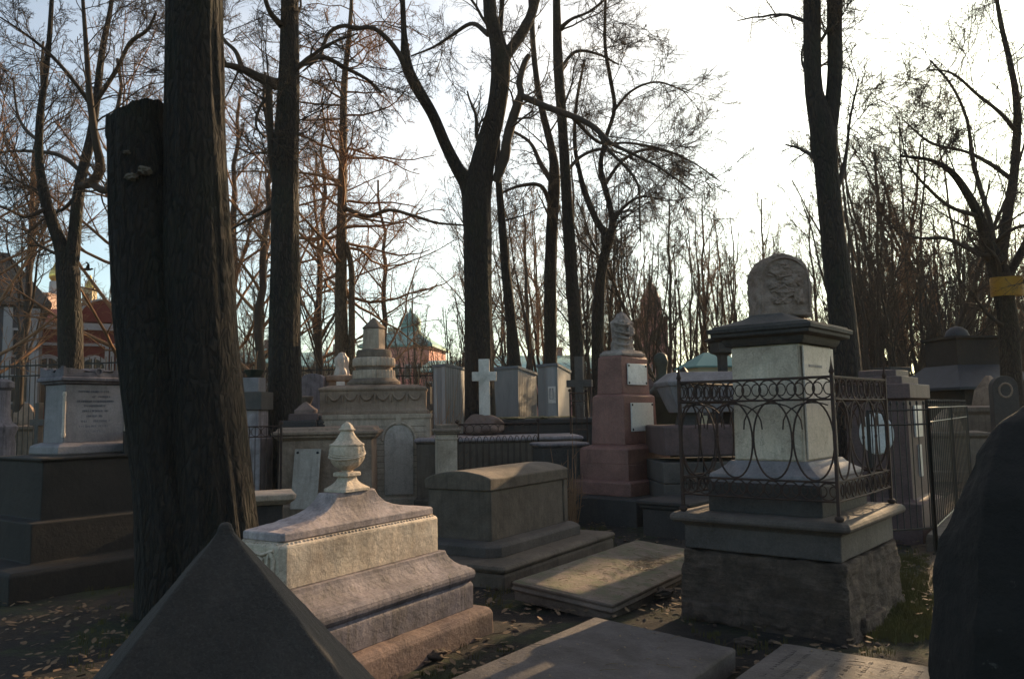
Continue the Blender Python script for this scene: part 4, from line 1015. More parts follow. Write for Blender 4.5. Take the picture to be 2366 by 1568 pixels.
# ---- I: mausoleum-like monument with drums, frieze and arched niche
def drum_monument():
    Y = 14.5; k = mm(1, Y)
    root = frontal('drum_monument', 'big warm stone monument with garland frieze, fluted drums and a pointed six-sided top', 'monument', 868, Y + .7, R(5))
    # local x from px: (px - 868) * k
    X = lambda px: (px - 868) * k
    mb = MB(); mb.loft([(-.05, X(1003), .72), (.14, X(1003), .72), (.16, X(1001), .70), (1.56, X(1000), .70), (1.58, X(1002), .72), (1.66, X(1004), .73)], 0, (0, 0))
    mb.build('lower_body', M['lime'], root, 30, bevel=.015, sub=3, disp=.012, dscale=.3)
    mb = MB()
    for i in range(12):
        mb.box((0.0, -.703, .28 + i * .105), (2 * X(990), .004, .008))
    mb.build('masonry_joint', M['lime_dark'], root, 30)
    # niche
    cx = X(928); w = mm(33, Y); zs = 1.19
    arch = [(cx - w, .22), (cx + w, .22), (cx + w, zs)] + [(cx + w * math.cos(t), zs + w * 1.05 * math.sin(t)) for t in [math.pi * i / 14 for i in range(1, 14)]] + [(cx - w, zs)]
    mb = MB(); mb.prism(arch, -.725, -.708); mb.build('arched_plaque', M['marble_white'], root, 30, bevel=.004)
    mb = MB(); r2 = w + .035
    mb.tube([(cx + r2 * math.cos(t), -.712, zs + r2 * 1.05 * math.sin(t)) for t in [math.pi * i / 18 for i in range(19)]], .03, 6)
    mb.box((cx, -.715, zs + r2 * 1.05 + .05), (.10, .05, .16))
    mb.build('arch_moulding', M['lime'], root, 50)
    # frieze block
    mb = MB(); mb.loft([(1.66, 1.0, .66), (1.72, 1.0, .66), (1.74, .96, .64), (1.78, .95, .63), (2.08, .95, .63), (2.10, .97, .65), (2.13, .98, .66), (2.15, .96, .64), (2.19, .80, .56), (2.2, .5, .5)], 0)
    mb.build('frieze_block', M['lime_brown'], root, 30, bevel=.012, sub=3, disp=.012, dscale=.2)
    mb = MB()
    for i in range(6):
        x0 = -.80 + i * .29; swag(mb, (x0, -.645, 2.02), (x0 + .22, -.645, 2.02), .10, .022)
        mb.tube([(x0 - .03, -.645, 2.03), (x0 - .035, -.65, 1.93), (x0 - .03, -.645, 1.86)], [.018, .024, .008], 6)
    mb.build('garland', M['lime_brown'], root, 60)
    cx = X(864)
    mb = MB(); mb.lathe([(.30, 2.18), (.47, 2.19), (.50, 2.22), (.50, 2.26), (.47, 2.29), (.44, 2.31), (.42, 2.33)], 40, (cx, 0, 0)); mb.build('drum_base', M['lime_dark'], root, 30)
    fl = lambda t, z: 1 - .045 * (abs(math.sin(14 * t)) ** .5 if True else 0)
    mb = MB(); mb.lathe([(.41, 2.32), (.405, 2.36), (.40, 2.46), (.39, 2.485)], 168, (cx, 0, 0), fl); mb.build('lower_fluted_drum', M['lime'], root, 60)
    mb = MB(); mb.lathe([(.35, 2.48), (.35, 2.55)], 40, (cx, 0, 0)); mb.build('neck', M['lime_dark'], root, 60)
    mb = MB(); mb.lathe([(.36, 2.545), (.40, 2.56), (.405, 2.58), (.40, 2.70), (.37, 2.725)], 168, (cx, 0, 0), fl); mb.build('upper_fluted_drum', M['lime'], root, 60)
    mb = MB(); mb.lathe([(.33, 2.72), (.335, 2.74), (.33, 2.84), (.31, 2.87), (.22, 2.89)], 40, (cx, 0, 0)); mb.build('top_drum', M['lime_dark'], root, 40)
    mb = MB()
    def hexa(r, z): return [(r, z)]
    mb.lathe([(.215, 2.87), (.205, 3.28)], 6, (cx, 0, 0)); mb.build('hexagonal_pillar', M['lime'], root, 20, bevel=.012, sub=2, disp=.01, dscale=.1)
    mb = MB(); mb.lathe([(.20, 3.275), (.225, 3.285), (.222, 3.305), (.12, 3.40), (.03, 3.49), (.005, 3.50)], 6, (cx, 0, 0)); mb.build('pointed_cap', M['lime_dark'], root, 20, bevel=.01)
drum_monument()

def cornice_tomb():
    Y = 13.0; k = mm(1, Y); root = frontal('cornice_tomb', 'broad sooty tomb with heavy cornice and stepped dark blocks on top, urn tomb in front', 'tomb', 762, Y + .45, R(4))
    X = lambda px: (px - 762) * k
    hx = X(868)
    mb = MB(); mb.prof(hx, .43, [(.04, -.05), (.04, .2), (.02, .22), (0, .23), (-.01, 1.26), (.02, 1.27)]); mb.build('body', M['lime_brown'], root, 30, bevel=.012, sub=3, disp=.012, dscale=.3)
    mb = MB(); mb.prof(hx, .43, [(.02, 1.27), (.04, 1.29), (.06, 1.30), (.065, 1.33), (.09, 1.345), (.10, 1.36), (.10, 1.395), (.04, 1.41), (.02, 1.45), (-.03, 1.47)]); mb.build('cornice', M['lime_brown'], root, 25, bevel=.006, sub=2, disp=.008)
    mb = MB(); mb.loft([(1.468, .30, .25), (1.56, .30, .25), (1.58, .28, .23)], .01, (X(697), -.12)); mb.build('upper_block', M['granite_dark'], root, 30, bevel=.012, sub=2, disp=.012)
    mb = MB(); mb.loft([(1.578, .24, .2), (1.68, .24, .2), (1.69, .2, .18)], .01, (X(708), -.12)); mb.build('upper_block', M['granite_darkred'], root, 30, bevel=.012, sub=2, disp=.012)
    mb = MB(); mb.loft([(1.688, .165, .14), (1.75, .165, .14), (1.84, .06, .05), (1.88, .01, .01)], .01, (X(709), -.12)); mb.build('peaked_stone', M['granite_rough'], root, 30, bevel=.012, sub=3, disp=.03, dscale=.08)
    mb = MB(); mb.blob((X(744), -.25, 1.53), (.07, .05, .07), 3, .4); mb.blob((X(744), -.25, 1.62), (.035, .03, .035), 3, .2); mb.box((X(744), -.25, 1.485), (.16, .12, .04)); mb.build('small_bust', M['granite_dark'], root, 60)
    # leaning plaque is a thing of its own
    pr = thing('leaning_plaque', 'blank pale marble plaque with two dark bolts leaning against the sooty tomb', 'plaque')
    a = at(682, 1037, Y - .09); b = at(742, 1037, Y - .09); c = at(671, 1176, Y - .32); d = at(731, 1176, Y - .32)
    c0 = (a + b + c + d) / 4; ux = (b - a).normalized(); uz = (a - c).normalized(); ny = uz.cross(ux).normalized()
    M4 = Matrix((ux, ny, uz)).transposed().to_4x4(); M4.translation = c0; pr.matrix_world = M4
    w, h = (b - a).length, (a - c).length
    mb = MB(); mb.box((0, 0, 0), (w, .025, h)); mb.build('slab', M['plaque_old'], pr, 30, bevel=.004)
    for sx in (-1, 1):
        mb = MB(); mb.blob((sx * (w / 2 - .05), -.016, h / 2 - .06), (.022, .01, .022), 2, 0); mb.build('bolt', M['bolt'], pr, 60)
M['plaque_old'] = stone('aged_plaque_marble', (.42, .43, .41), (.55, .56, .53), (.26, .24, .21), 2.0, .3, .6, .5, .5)
cornice_tomb()

def pier():
    Y = 12.5; root = frontal('gate_pier', 'square limestone pier with moulded cap at the corner of the low iron railing', 'pier', 1030, Y + .17, R(12))
    mb = MB(); mb.prof(.155, .155, [(.04, -.05), (.04, .2), (0, .22), (0, 1.24), (.01, 1.245), (.012, 1.27), (0, 1.275), (0, 1.32)]); mb.build('shaft', M['lime'], root, 30, bevel=.008, sub=2, disp=.008)
    mb = MB(); mb.prof(.155, .155, [(0, 1.319), (.03, 1.335), (.035, 1.36), (.055, 1.37), (.058, 1.40), (.02, 1.415), (.01, 1.42), (.01, 1.475), (-.02, 1.48)]); mb.build('cap', M['lime_dark'], root, 25, bevel=.005, sub=2, disp=.008)
pier()

def arch_railing(name, label, p, q, H, zb, n, mat='iron', knob=True, arches=True, band=True, bars=True, group=None, cat='fence', r=.008):
    p, q = Vector(p), Vector(q); root = thing(name, label, cat, p, 0, group); d = q - p; L = d.length; d.normalize(); o = Vector((0, 0, 0))
    mb = MB()
    for z in [H, H - .16] + ([zb] if bars else []):
        mb = MB(); mb.tube([o + Vector((0, 0, z)), d * L / 2 + Vector((0, 0, z)), d * L + Vector((0, 0, z))], r * 1.4, 6)
        mb.build('rail', M[mat], root, 60)
    mb = MB()
    if band:
        k = int(L / .13)
        for i in range(k):
            c = d * L * (i + .5) / k + Vector((0, 0, H - .08))
            mb.tube([c + d * (.07 * math.cos(t)) + Vector((0, 0, .07 * math.sin(t))) for t in [2 * math.pi * j / 12 for j in range(12)]], r * .7, 4, True)
        mb.build('ring_band', M[mat], root, 60)
    mb = MB(); pc = L / n
    for i in range(n):
        x0 = pc * i
        if arches:
            mb.tube([d * (x0 + pc * .1) + Vector((0, 0, zb))] + [d * (x0 + pc * .5 - pc * .4 * math.cos(t)) + Vector((0, 0, H - .34 + .14 * math.sin(t))) for t in [math.pi * j / 8 for j in range(9)]] + [d * (x0 + pc * .9) + Vector((0, 0, zb))], r * .8, 4)
        elif bars:
            mb.tube([d * (x0 + pc * .5) + Vector((0, 0, zb)), d * (x0 + pc * .5) + Vector((0, 0, H + (.06 if not band else 0)))], r * .8, 4)
            if not band: mb.blob(d * (x0 + pc * .5) + Vector((0, 0, H + .075)), (.014, .014, .03), 1, 0)
    mb.build('bar_row', M[mat], root, 60)
    np_ = 3 if L > 1.6 else 2
    for i in range(np_):
        mb = MB(); mb.box((0, 0, H / 2), (.03, .03, H)); mb.blob((0, 0, .015), (.04, .04, .03), 1, 0)
        if knob: mb.blob((0, 0, H + .045), (.035, .035, .035), 2, 0)
        mb.build('post', M[mat], root, 60, loc=d * L * i / (np_ - 1))
    return root
a = spot(1056, 13.0); b = spot(1243, 13.3)
arch_railing('arched_railing', 'low iron railing with little arches and knobbed posts before the white cross', a, b, 1.47, .32, 13)
a = spot(556, 12.3); b = spot(650, 12.6)
arch_railing('arched_railing', 'rusty iron railing between the double trunk and the sooty tomb', a, b, 1.50, .5, 7, arches=False)
a = spot(1318, 15.2); b = spot(1356, 15.6)
arch_railing('arched_railing', 'narrow rusty railing panel just beside the grey stone cross', a, b, 2.0, 1.3, 3)

def cross_grave():
    root = frontal('cross_plinth', 'long dark box tomb with pale top ledge under the white cross', 'tomb', 1150, 15.2, R(2))
    mb = MB(); mb.prof(1.45, 1.0, [(0.05, -.05), (.05, .15), (0, .17), (0, 1.12), (.03, 1.14)]); mb.build('body', M['sarc'], root, 30, bevel=.01)
    mb = MB(); mb.prof(1.45, 1.0, [(.0, 1.139), (.04, 1.16), (.04, 1.20), (.0, 1.225)]); mb.build('top_ledge', M['marble_lid'], root, 30, bevel=.01, sub=3, disp=.01)
    bo = frontal('white_cross', 'plain white marble cross standing on a rough rounded boulder', 'cross', 1120, 15.4)
    bo.location.z = 1.222; z0 = 0
    mb = MB(); mb.blob((-.03, 0, .17), (.38, .28, .22), 4, .30, 3, 1.6); mb.v = [(x, y, max(z, -.0)) for x, y, z in mb.v]; mb.build('boulder', M['granite_rough'], bo, 50, sub=1, disp=.03, dscale=.1)
    mb = MB(); H = 2.68 - 1.222; w = .21
    P_ = [(-w / 2, .33), (w / 2, .33), (w / 2, H - .42), (.235, H - .42), (.235, H - .245), (w / 2, H - .245), (w / 2, H), (-w / 2, H), (-w / 2, H - .245), (-.235, H - .245), (-.235, H - .42), (-w / 2, H - .42)]
    mb.prism(P_, -.06, .06); mb.build('cross_body', M['cross_white'], bo, 30, bevel=.008)
M['cross_white'] = stone('cross_marble', (.80, .80, .80), (.88, .88, .90), (.60, .50, .38), 1.6, .3, .6, .25, .15)
cross_grave()

def misc_centre():
    # mossy box tomb behind
    root = frontal('mossy_box_tomb', 'long dark box tomb with mossy top in front of the poster shed', 'tomb', 1262, 16.4, R(10))
    mb = MB(); mb.prof(.98, .5, [(0, -.05), (0, 1.40), (.05, 1.42), (.05, 1.50), (.0, 1.525)]); mb.build('body', M['granite_dark'], root, 30, bevel=.01)
    mb = MB()
    for i in range(46): mb.blob((random.uniform(-.95, .5), random.uniform(-.45, .45), 1.53), (random.uniform(.06, .2), random.uniform(.06, .16), random.uniform(.01, .035)), 2, .5, i)
    mb.build('moss_cover', M['moss_dry'], root, 60)
    root = frontal('slab_topped_tomb', 'low tomb with thin overhanging slab just beside the red granite pedestal', 'tomb', 1290, 12.9, R(14))
    mb = MB(); mb.prof(.36, .3, [(0, -.05), (0, 1.08)]); mb.build('body', M['granite_dark'], root, 30, bevel=.02, sub=3, disp=.03)
    mb = MB(); mb.prof(.40, .34, [(-.06, 1.08), (.0, 1.12), (.0, 1.15), (-.04, 1.165)]); mb.build('top_slab', M['marble_grey'], root, 30, bevel=.008)
    root = frontal('stone_cross', 'plain grey stone cross half hidden behind the red granite pedestal', 'cross', 1341, 16.2, R(-18))
    mb = MB(); cross_mb(mb, .17, 1.6, .52, .13, 1.15, .66); mb.build('cross_body', M['granite_grey'], root, 30, bevel=.008)
    mb = MB(); mb.prof(.2, .2, [(.1, -.05), (.1, .5), (0, .55), (0, 1.1), (-.04, 1.16)]); mb.build('plinth', M['granite_dark'], root, 30, bevel=.01)
    # sheds
    def shed(label, pxl, pxc, pxr, Yc, topz, mat, slope, poster=False):
        # corner at pxc nearest; left face to pxl, right face to pxr
        pc = spot(pxc, Yc); c = Vector((pc.x, pc.y, 0))
        def end(px, dy): q = spot(px, Yc + dy); return Vector((q.x, q.y, 0))
        l = end(pxl, .5); r = end(pxr, .9); bk = l + r - c
        root = thing('metal_shed', label, 'shed', c)
        pts = [l - c, Vector(), r - c, bk - c]
        mb = MB(); vs = [(p.x, p.y, 0) for p in pts] + [(p.x, p.y, topz - (slope if i in (2, 3) else 0)) for i, p in enumerate(pts)]
        mb.add(vs, [(0, 1, 5, 4), (1, 2, 6, 5), (2, 3, 7, 6), (3, 0, 4, 7), (4, 5, 6, 7)])
        mb.build('corrugated_wall', M['shed'], root, 30)
        mb = MB(); ctr = sum(pts, Vector()) / 4; vs = []
        for dz in (.0, .06):
            for i, p in enumerate(pts):
                q = ctr + (p - ctr) * 1.07; vs.append((q.x, q.y, topz + .005 + dz - (slope if i in (2, 3) else 0)))
        mb.add(vs, [(3, 2, 1, 0), (4, 5, 6, 7), (0, 1, 5, 4), (1, 2, 6, 5), (2, 3, 7, 6), (3, 0, 4, 7)]); mb.build('roof', M['shed_roof'], root, 30)
        if poster:
            d = (l - c); L = d.length; d.normalize(); n = Vector((d.y, -d.x, 0)); n = n if n.y < 0 else -n
            def rect(mb, u0, u1, z0, z1, off):
                vs = [c - c + d * u + n * off + Vector((0, 0, z)) for u, z in ((u0, z0), (u1, z0), (u1, z1), (u0, z1))]
                vs += [v - n * .004 for v in vs]
                mb.add(vs, [(0, 1, 2, 3), (7, 6, 5, 4), (0, 4, 5, 1), (1, 5, 6, 2), (2, 6, 7, 3), (3, 7, 4, 0)])
            pr = thing('poster', 'torn black and white poster with a pale standing shape on the grey shed', 'poster', c)
            u0, u1 = mm(6, Yc), mm(32, Yc); z0, z1 = zof(1270, 931, Yc), zof(1270, 892, Yc)
            mb = MB(); rect(mb, u0, u1, z0, z1, .012); mb.build('sheet', M['plaque'], pr, 30)
            mb = MB(); rect(mb, u0 + .07, u1 - .05, z0 + .09, z1 - .04, .017); mb.build('printed_picture', M['poster_grey'], pr, 30)
            mb = MB(); um = (u0 + u1) / 2
            vs = [c - c + d * (um - .0 + x) + n * .021 + Vector((0, 0, z0 + .10 + z)) for x, z in ((-.045, 0), (.045, 0), (.035, .17), (.0, .25), (-.035, .17))]
            mb.add(vs, [(0, 1, 2, 3, 4)]); mb.build('pale_shape', M['plaque'], pr, 30)
    shed('grey corrugated shed with a torn poster on its side', 1244, 1290, 1320, 17.2, zof(1290, 845, 17.2), 'shed', .12, True)
    shed('grey corrugated shed with sloping roof between the forked tree and the leaning trunk', 1143, 1198, 1241, 18.0, zof(1198, 851, 18), 'shed', .12)
    shed('grey corrugated shed behind dry stems beside the forked tree', 1002, 1030, 1076, 18.5, zof(1040, 846, 18.5), 'shed', .05)
M['moss_dry'] = plain('dry_moss', (.10, .085, .04), .95, 0, 1.0, 40, (.17, .14, .07), 12)
M['poster_grey'] = plain('poster_ink', (.10, .10, .11), .7, 0, 0, 30, (.30, .30, .30), 14)
def corr():
    m, t, p = newmat('corrugated_grey_metal'); v = coords(t)
    g = t.nodes.new("ShaderNodeTexCoord"); s = t.nodes.new("ShaderNodeSeparateXYZ"); t.links.new(g.outputs['Object'], s.inputs[0])
    a = t.nodes.new("ShaderNodeMath"); a.operation = 'ADD'; t.links.new(s.outputs[0], a.inputs[0]); t.links.new(s.outputs[1], a.inputs[1])
    mu = t.nodes.new("ShaderNodeMath"); mu.operation = 'MULTIPLY'; t.links.new(a.outputs[0], mu.inputs[0]); mu.inputs[1].default_value = 55
    si = t.nodes.new("ShaderNodeMath"); si.operation = 'SINE'; t.links.new(mu.outputs[0], si.inputs[0])
    h = ramp(t, si.outputs[0], [(.0, 0.), (.7, 1.)])
    col = ramp(t, noise_n(t, coords(t, 3, 3, .6), 2, 8, .7), [(.3, (.25, .24, .235)), (.7, (.37, .355, .345))])
    col = mixc(t, col, h, .35, 'MULTIPLY')
    t.links.new(col, p.inputs['Base Color']); p.inputs['Roughness'].default_value = .6; p.inputs['Metallic'].default_value = .0
    bump(t, p, h, .9, .03); return m
M['shed'] = corr(); M['shed_roof'] = plain('shed_roof_sheet', (.14, .15, .17), .5, .2, .2, 20)
misc_centre()

def stacked_pillar():
    Y = 13.4; root = frontal('planter_pillar', 'stacked pale stone blocks carrying a bowl planter beside the double trunk', 'pillar', 586, Y, R(-6))
    k = mm(1, Y)
    mb = MB(); mb.prof(24 * k, .2, [(.05, -.05), (.05, 1.3), (0, 1.34), (0, 1.76)]); mb.build('lower_block', M['marble_lid'], root, 30, bevel=.01)
    mb = MB(); mb.prof(33 * k, .25, [(0, 1.761), (0, 2.06)]); mb.build('middle_block', M['granite_grey'], root, 30, bevel=.012)
    mb = MB(); mb.prof(20 * k, .15, [(0, 2.061), (0, 2.30)]); mb.build('upper_block', M['marble_blue'], root, 30, bevel=.01)
    mb = MB(); mb.lathe([(.09, 2.30), (.11, 2.32), (.15, 2.40), (.17, 2.43), (.155, 2.435), (.12, 2.42)], 20); mb.build('planter_bowl', M['bronze'], root, 50)
    mb = MB(); mb.tube([(.02, 0, 2.42), (.03, 0, 2.6), (.06, 0, 2.75)], [.02, .015, .008], 5); mb.tube([(.03, 0, 2.55), (-.03, .02, 2.7)], [.012, .006], 5); mb.build('dry_stem', M['bark_far2'], root, 60)
    # stone table slab
    root = frontal('stone_table', 'flat stone slab on a dark block between the trunk and the urn tomb', 'table', 620, 9.7, R(20))
    mb = MB(); mb.loft([(-.05, .17, .2), (.62, .17, .2)]); mb.build('base', M['granite_dark'], root, 30, bevel=.02)
    mb = MB(); mb.loft([(.62, .22, .25), (.68, .30, .33), (.74, .31, .34), (.75, .29, .32)], .03); mb.build('top', M['lime'], root, 30, bevel=.01, sub=3, disp=.012)
    for i, (px, Y, s) in enumerate(((592, 8.6, .16), (608, 8.4, .13))):
        r = frontal('marble_fragment', ['broken pale marble lump behind the urn tomb, nearer the trunk', 'broken pale marble lump behind the urn tomb, nearer the leaning plaque'][i], 'stone', px, Y)
        mb = MB(); mb.loft([(-.02, s, s), (.38, s, s), (.44, s * .8, s * .8)], .03); mb.build('block', M['granite_rough'], r, 30, bevel=.02, sub=3, disp=.05, dscale=.1)
    # back statue
    Y = 18.0; k = mm(1, Y)
    root = frontal('draped_statue', 'small pale draped statue on a reddish pedestal with tiny plaque beside the fluted drums', 'statue', 790, Y, R(10))
    mb = MB(); mb.prof(.28, .28, [(.1, -.05), (.1, .6), (0, .65), (0, 2.38), (.05, 2.42), (.05, 2.52), (0, 2.54)]); mb.build('pedestal', M['lime_brown'], root, 30, bevel=.01)
    mb = MB(); mb.box((-.02, -.29, 2.32), (.18, .02, .17)); mb.build('plaque', M['plaque'], root, 30)
    mb = MB(); mb.lathe([(.17, 2.54), (.16, 2.62), (.13, 2.72), (.15, 2.84), (.14, 2.94), (.085, 3.0), (.07, 3.04), (.02, 3.07)], 20, wav=lambda t, z: 1 + .16 * math.sin(7 * t + 6 * z)); mb.build('draped_figure', M['marble_white'], root, 60, sub=1, disp=.03, dscale=.06)
    root = frontal('rounded_headstone', 'wide grey headstone with curved top between the straight trunk and the draped statue', 'headstone', 725, 17.6, R(3))
    w = .24; poly = [(-w, -.05), (w, -.05), (w, 2.45)] + [(w * math.cos(t), 2.45 + .12 * math.sin(t)) for t in [math.pi * i / 10 for i in range(1, 10)]] + [(-w, 2.45)]
    mb = MB(); mb.prism(poly, -.2, .2); mb.build('stone', M['marble_grey'], root, 30, bevel=.01)
    root = frontal('bowl_planter', 'small stone bowl on a pedestal beside the curved headstone', 'planter', 707, 15.6)
    mb = MB(); mb.prof(.1, .1, [(.04, -.05), (.0, .1), (0, 1.75)]); mb.lathe([(.05, 1.75), (.06, 1.80), (.12, 1.95), (.14, 2.02), (.11, 2.03)], 16); mb.build('stone', M['lime_dark'], root, 40)
    # small obelisk post right of the frieze
    root = frontal('finial_post', 'narrow pale post with a little finial just behind the frieze block', 'post', 948, 16.0)
    mb = MB(); mb.prof(.24, .12, [(0, -.05), (0, 1.6), (.05, 1.63), (.05, 1.66)], c=(.1, 0)); mb.build('base', M['lime'], root, 30, bevel=.01)
    mb = MB(); mb.lathe([(.06, 1.66), (.07, 1.7), (.035, 1.75), (.06, 1.85), (.03, 1.95), (.04, 2.0), (.01, 2.06)], 14, (-.05, 0, 0)); mb.build('finial', M['marble_white'], root, 50)
stacked_pillar()

# ---- X: left altar tomb on dark plinth
def altar_tomb():
    rz = R(54); Y = 8.5; a, b = .33, .23
    p = at(148, 960, Y); c = centre_from_corner(p, -a, -b, rz)
    root = thing('altar_tomb', 'pale blue lettered marble altar tomb with crested top on a dark stepped plinth', 'tomb', c, rz)
    mb = MB(); mb.prof(a, b, [(.80, -.05), (.80, .24), (.78, .27), (.5, .28), (.5, .66), (.36, .67), (.34, 1.24), (.37, 1.25), (.37, 1.275), (.1, 1.285)]); mb.build('stepped_plinth', M['dark_plinth'], root, 30, bevel=.012, sub=3, disp=.01)
    mb = MB(); mb.prof(a, b, [(.09, 1.284), (.10, 1.30), (.095, 1.37), (.07, 1.39), (.04, 1.40), (.02, 1.41)]); mb.build('base_moulding', M['marble_blue'], root, 28, bevel=.006)
    mb = MB(); mb.prof(a, b, [(0, 1.409), (-.01, 2.03)]); mb.build('block', M['marble_blue'], root, 30, bevel=.006)
    for sx in (-1, 1):
        mb = MB(); mb.lathe([(.018, 1.47), (.024, 1.5), (.018, 1.52), (.016, 1.62), (.017, 1.9), (.022, 1.92), (.016, 1.95)], 12, (sx * (a + .004), -b - .006, 0)); mb.build('corner_colonnette', M['marble_white'], root, 50)
    mb = MB(); mb.prof(a, b, [(-.01, 2.03), (.02, 2.04), (.03, 2.06), (.06, 2.07), (.062, 2.10), (.04, 2.115)]); mb.build('cornice', M['marble_grey'], root, 28, bevel=.004)
    # crest: pediment front with corner lobes and a round boss
    mb = MB(); A = a + .04; B = b + .04
    poly = [(-A, 2.115), (A, 2.115)]
    n = 30
    for i in range(n + 1):
        u = 1 - 2 * i / n
        z = 2.15 + .055 * math.exp(-(u / .35) ** 2) + .075 * math.exp(-((abs(u) - 1) / .12) ** 2)
        poly.append((u * A, z))
    mb.prism(poly, -B, -B + .05); mb.prism(poly, B - .05, B)
    poly2 = [(u / A * B, z) for u, z in poly]
    mb.prism([(x * .8, z) for x, z in poly2], -A, -A + .05, 'x'); mb.prism([(x * .8, z) for x, z in poly2], A - .05, A, 'x')
    mb.loft([(2.114, A * .9, B * .9), (2.15, A * .8, B * .8), (2.21, .05, .05)])
    mb.build('crest', M['marble_grey'], root, 40, bevel=.004, sub=1, disp=.006)
    mb = MB(); mb.tube([(.0 + .035 * math.cos(t), -B - .006, 2.17 + .035 * math.sin(t)) for t in [2 * math.pi * i / 18 for i in range(18)]], .008, 5, True); mb.build('round_boss', M['marble_grey'], root, 60)
    mb = MB(); rr = random.Random(12)
    rows = [(1.955, -.6, .35), (1.90, -.1, .4), (1.85, -.65, .45), (1.80, -.4, .2), (1.745, -.45, .25), (1.69, -.3, .2), (1.635, -.5, .4), (1.58, -.55, .3), (1.525, -.3, .15)]
    for z, u0, u1 in rows:
        x = u0 * (a - .03)
        while x < u1 * (a - .03) + .05:
            w = rr.uniform(.008, .016)
            if rr.random() > .12:
                mb.box((x, -b + .0035, z), (.003, .004, .022)); mb.box((x + w * .5, -b + .0035, z + rr.choice([-.009, 0, .009])), (w, .004, .0035)); 
                if rr.random() > .4: mb.box((x + w, -b + .0035, z), (.003, .004, .022))
            x += w + .008
    mb.build('lettering', M['engraved'], root, 60)
M['dark_plinth'] = stone('black_granite', (.018, .015, .013), (.032, .027, .023), (.010, .009, .008), 3, .6, .8, .4, .3)
M['engraved'] = plain('engraved_letters', (.16, .16, .19), .9)
altar_tomb()
def left_bits():
    root = thing('column_stub', 'short pale column at the very edge of the frame beside the altar tomb', 'column', spot(-6, 10.5), 0)
    mb = MB(); mb.lathe([(.22, -.05), (.22, 1.35), (.2, 1.45), (.24, 1.55), (.24, 1.58), (.17, 1.64), (.145, 1.72), (.14, 2.05), (.18, 2.09), (.18, 2.16), (.1, 2.2)], 24); mb.build('shaft', M['marble_grey'], root, 40)
    root = thing('slender_pedestal', 'narrow bluish stone pedestal on stacked blocks hugging the double trunk', 'pedestal', spot(312, 8.9, 1200), R(30))
    mb = MB(); mb.prof(.14, .14, [(.12, -.05), (.12, .2), (.05, .21), (.05, .42), (.12, .43), (.12, .50), (.02, .52), (0, .56)]); mb.build('block_base', M['granite_dark'], root, 30, bevel=.012)
    mb = MB(); mb.prof(.14, .14, [(.0, .56), (-.01, 1.5), (.0, 1.52)]); mb.build('shaft', M['granite_dark'], root, 30, bevel=.01)
    q = gz(210, 1330, .0)
    root = thing('sunken_slab', 'dark sunken grave slab in deep shade between the altar tomb and pyramid', 'grave slab', (q.x, q.y, 0), R(60))
    mb = MB(); mb.loft([(-.05, .62, .36), (.14, .62, .36), (.17, .59, .33)], .02); mb.build('slab', M['dark_plinth'], root, 30, bevel=.01, sub=3, disp=.02)
left_bits()

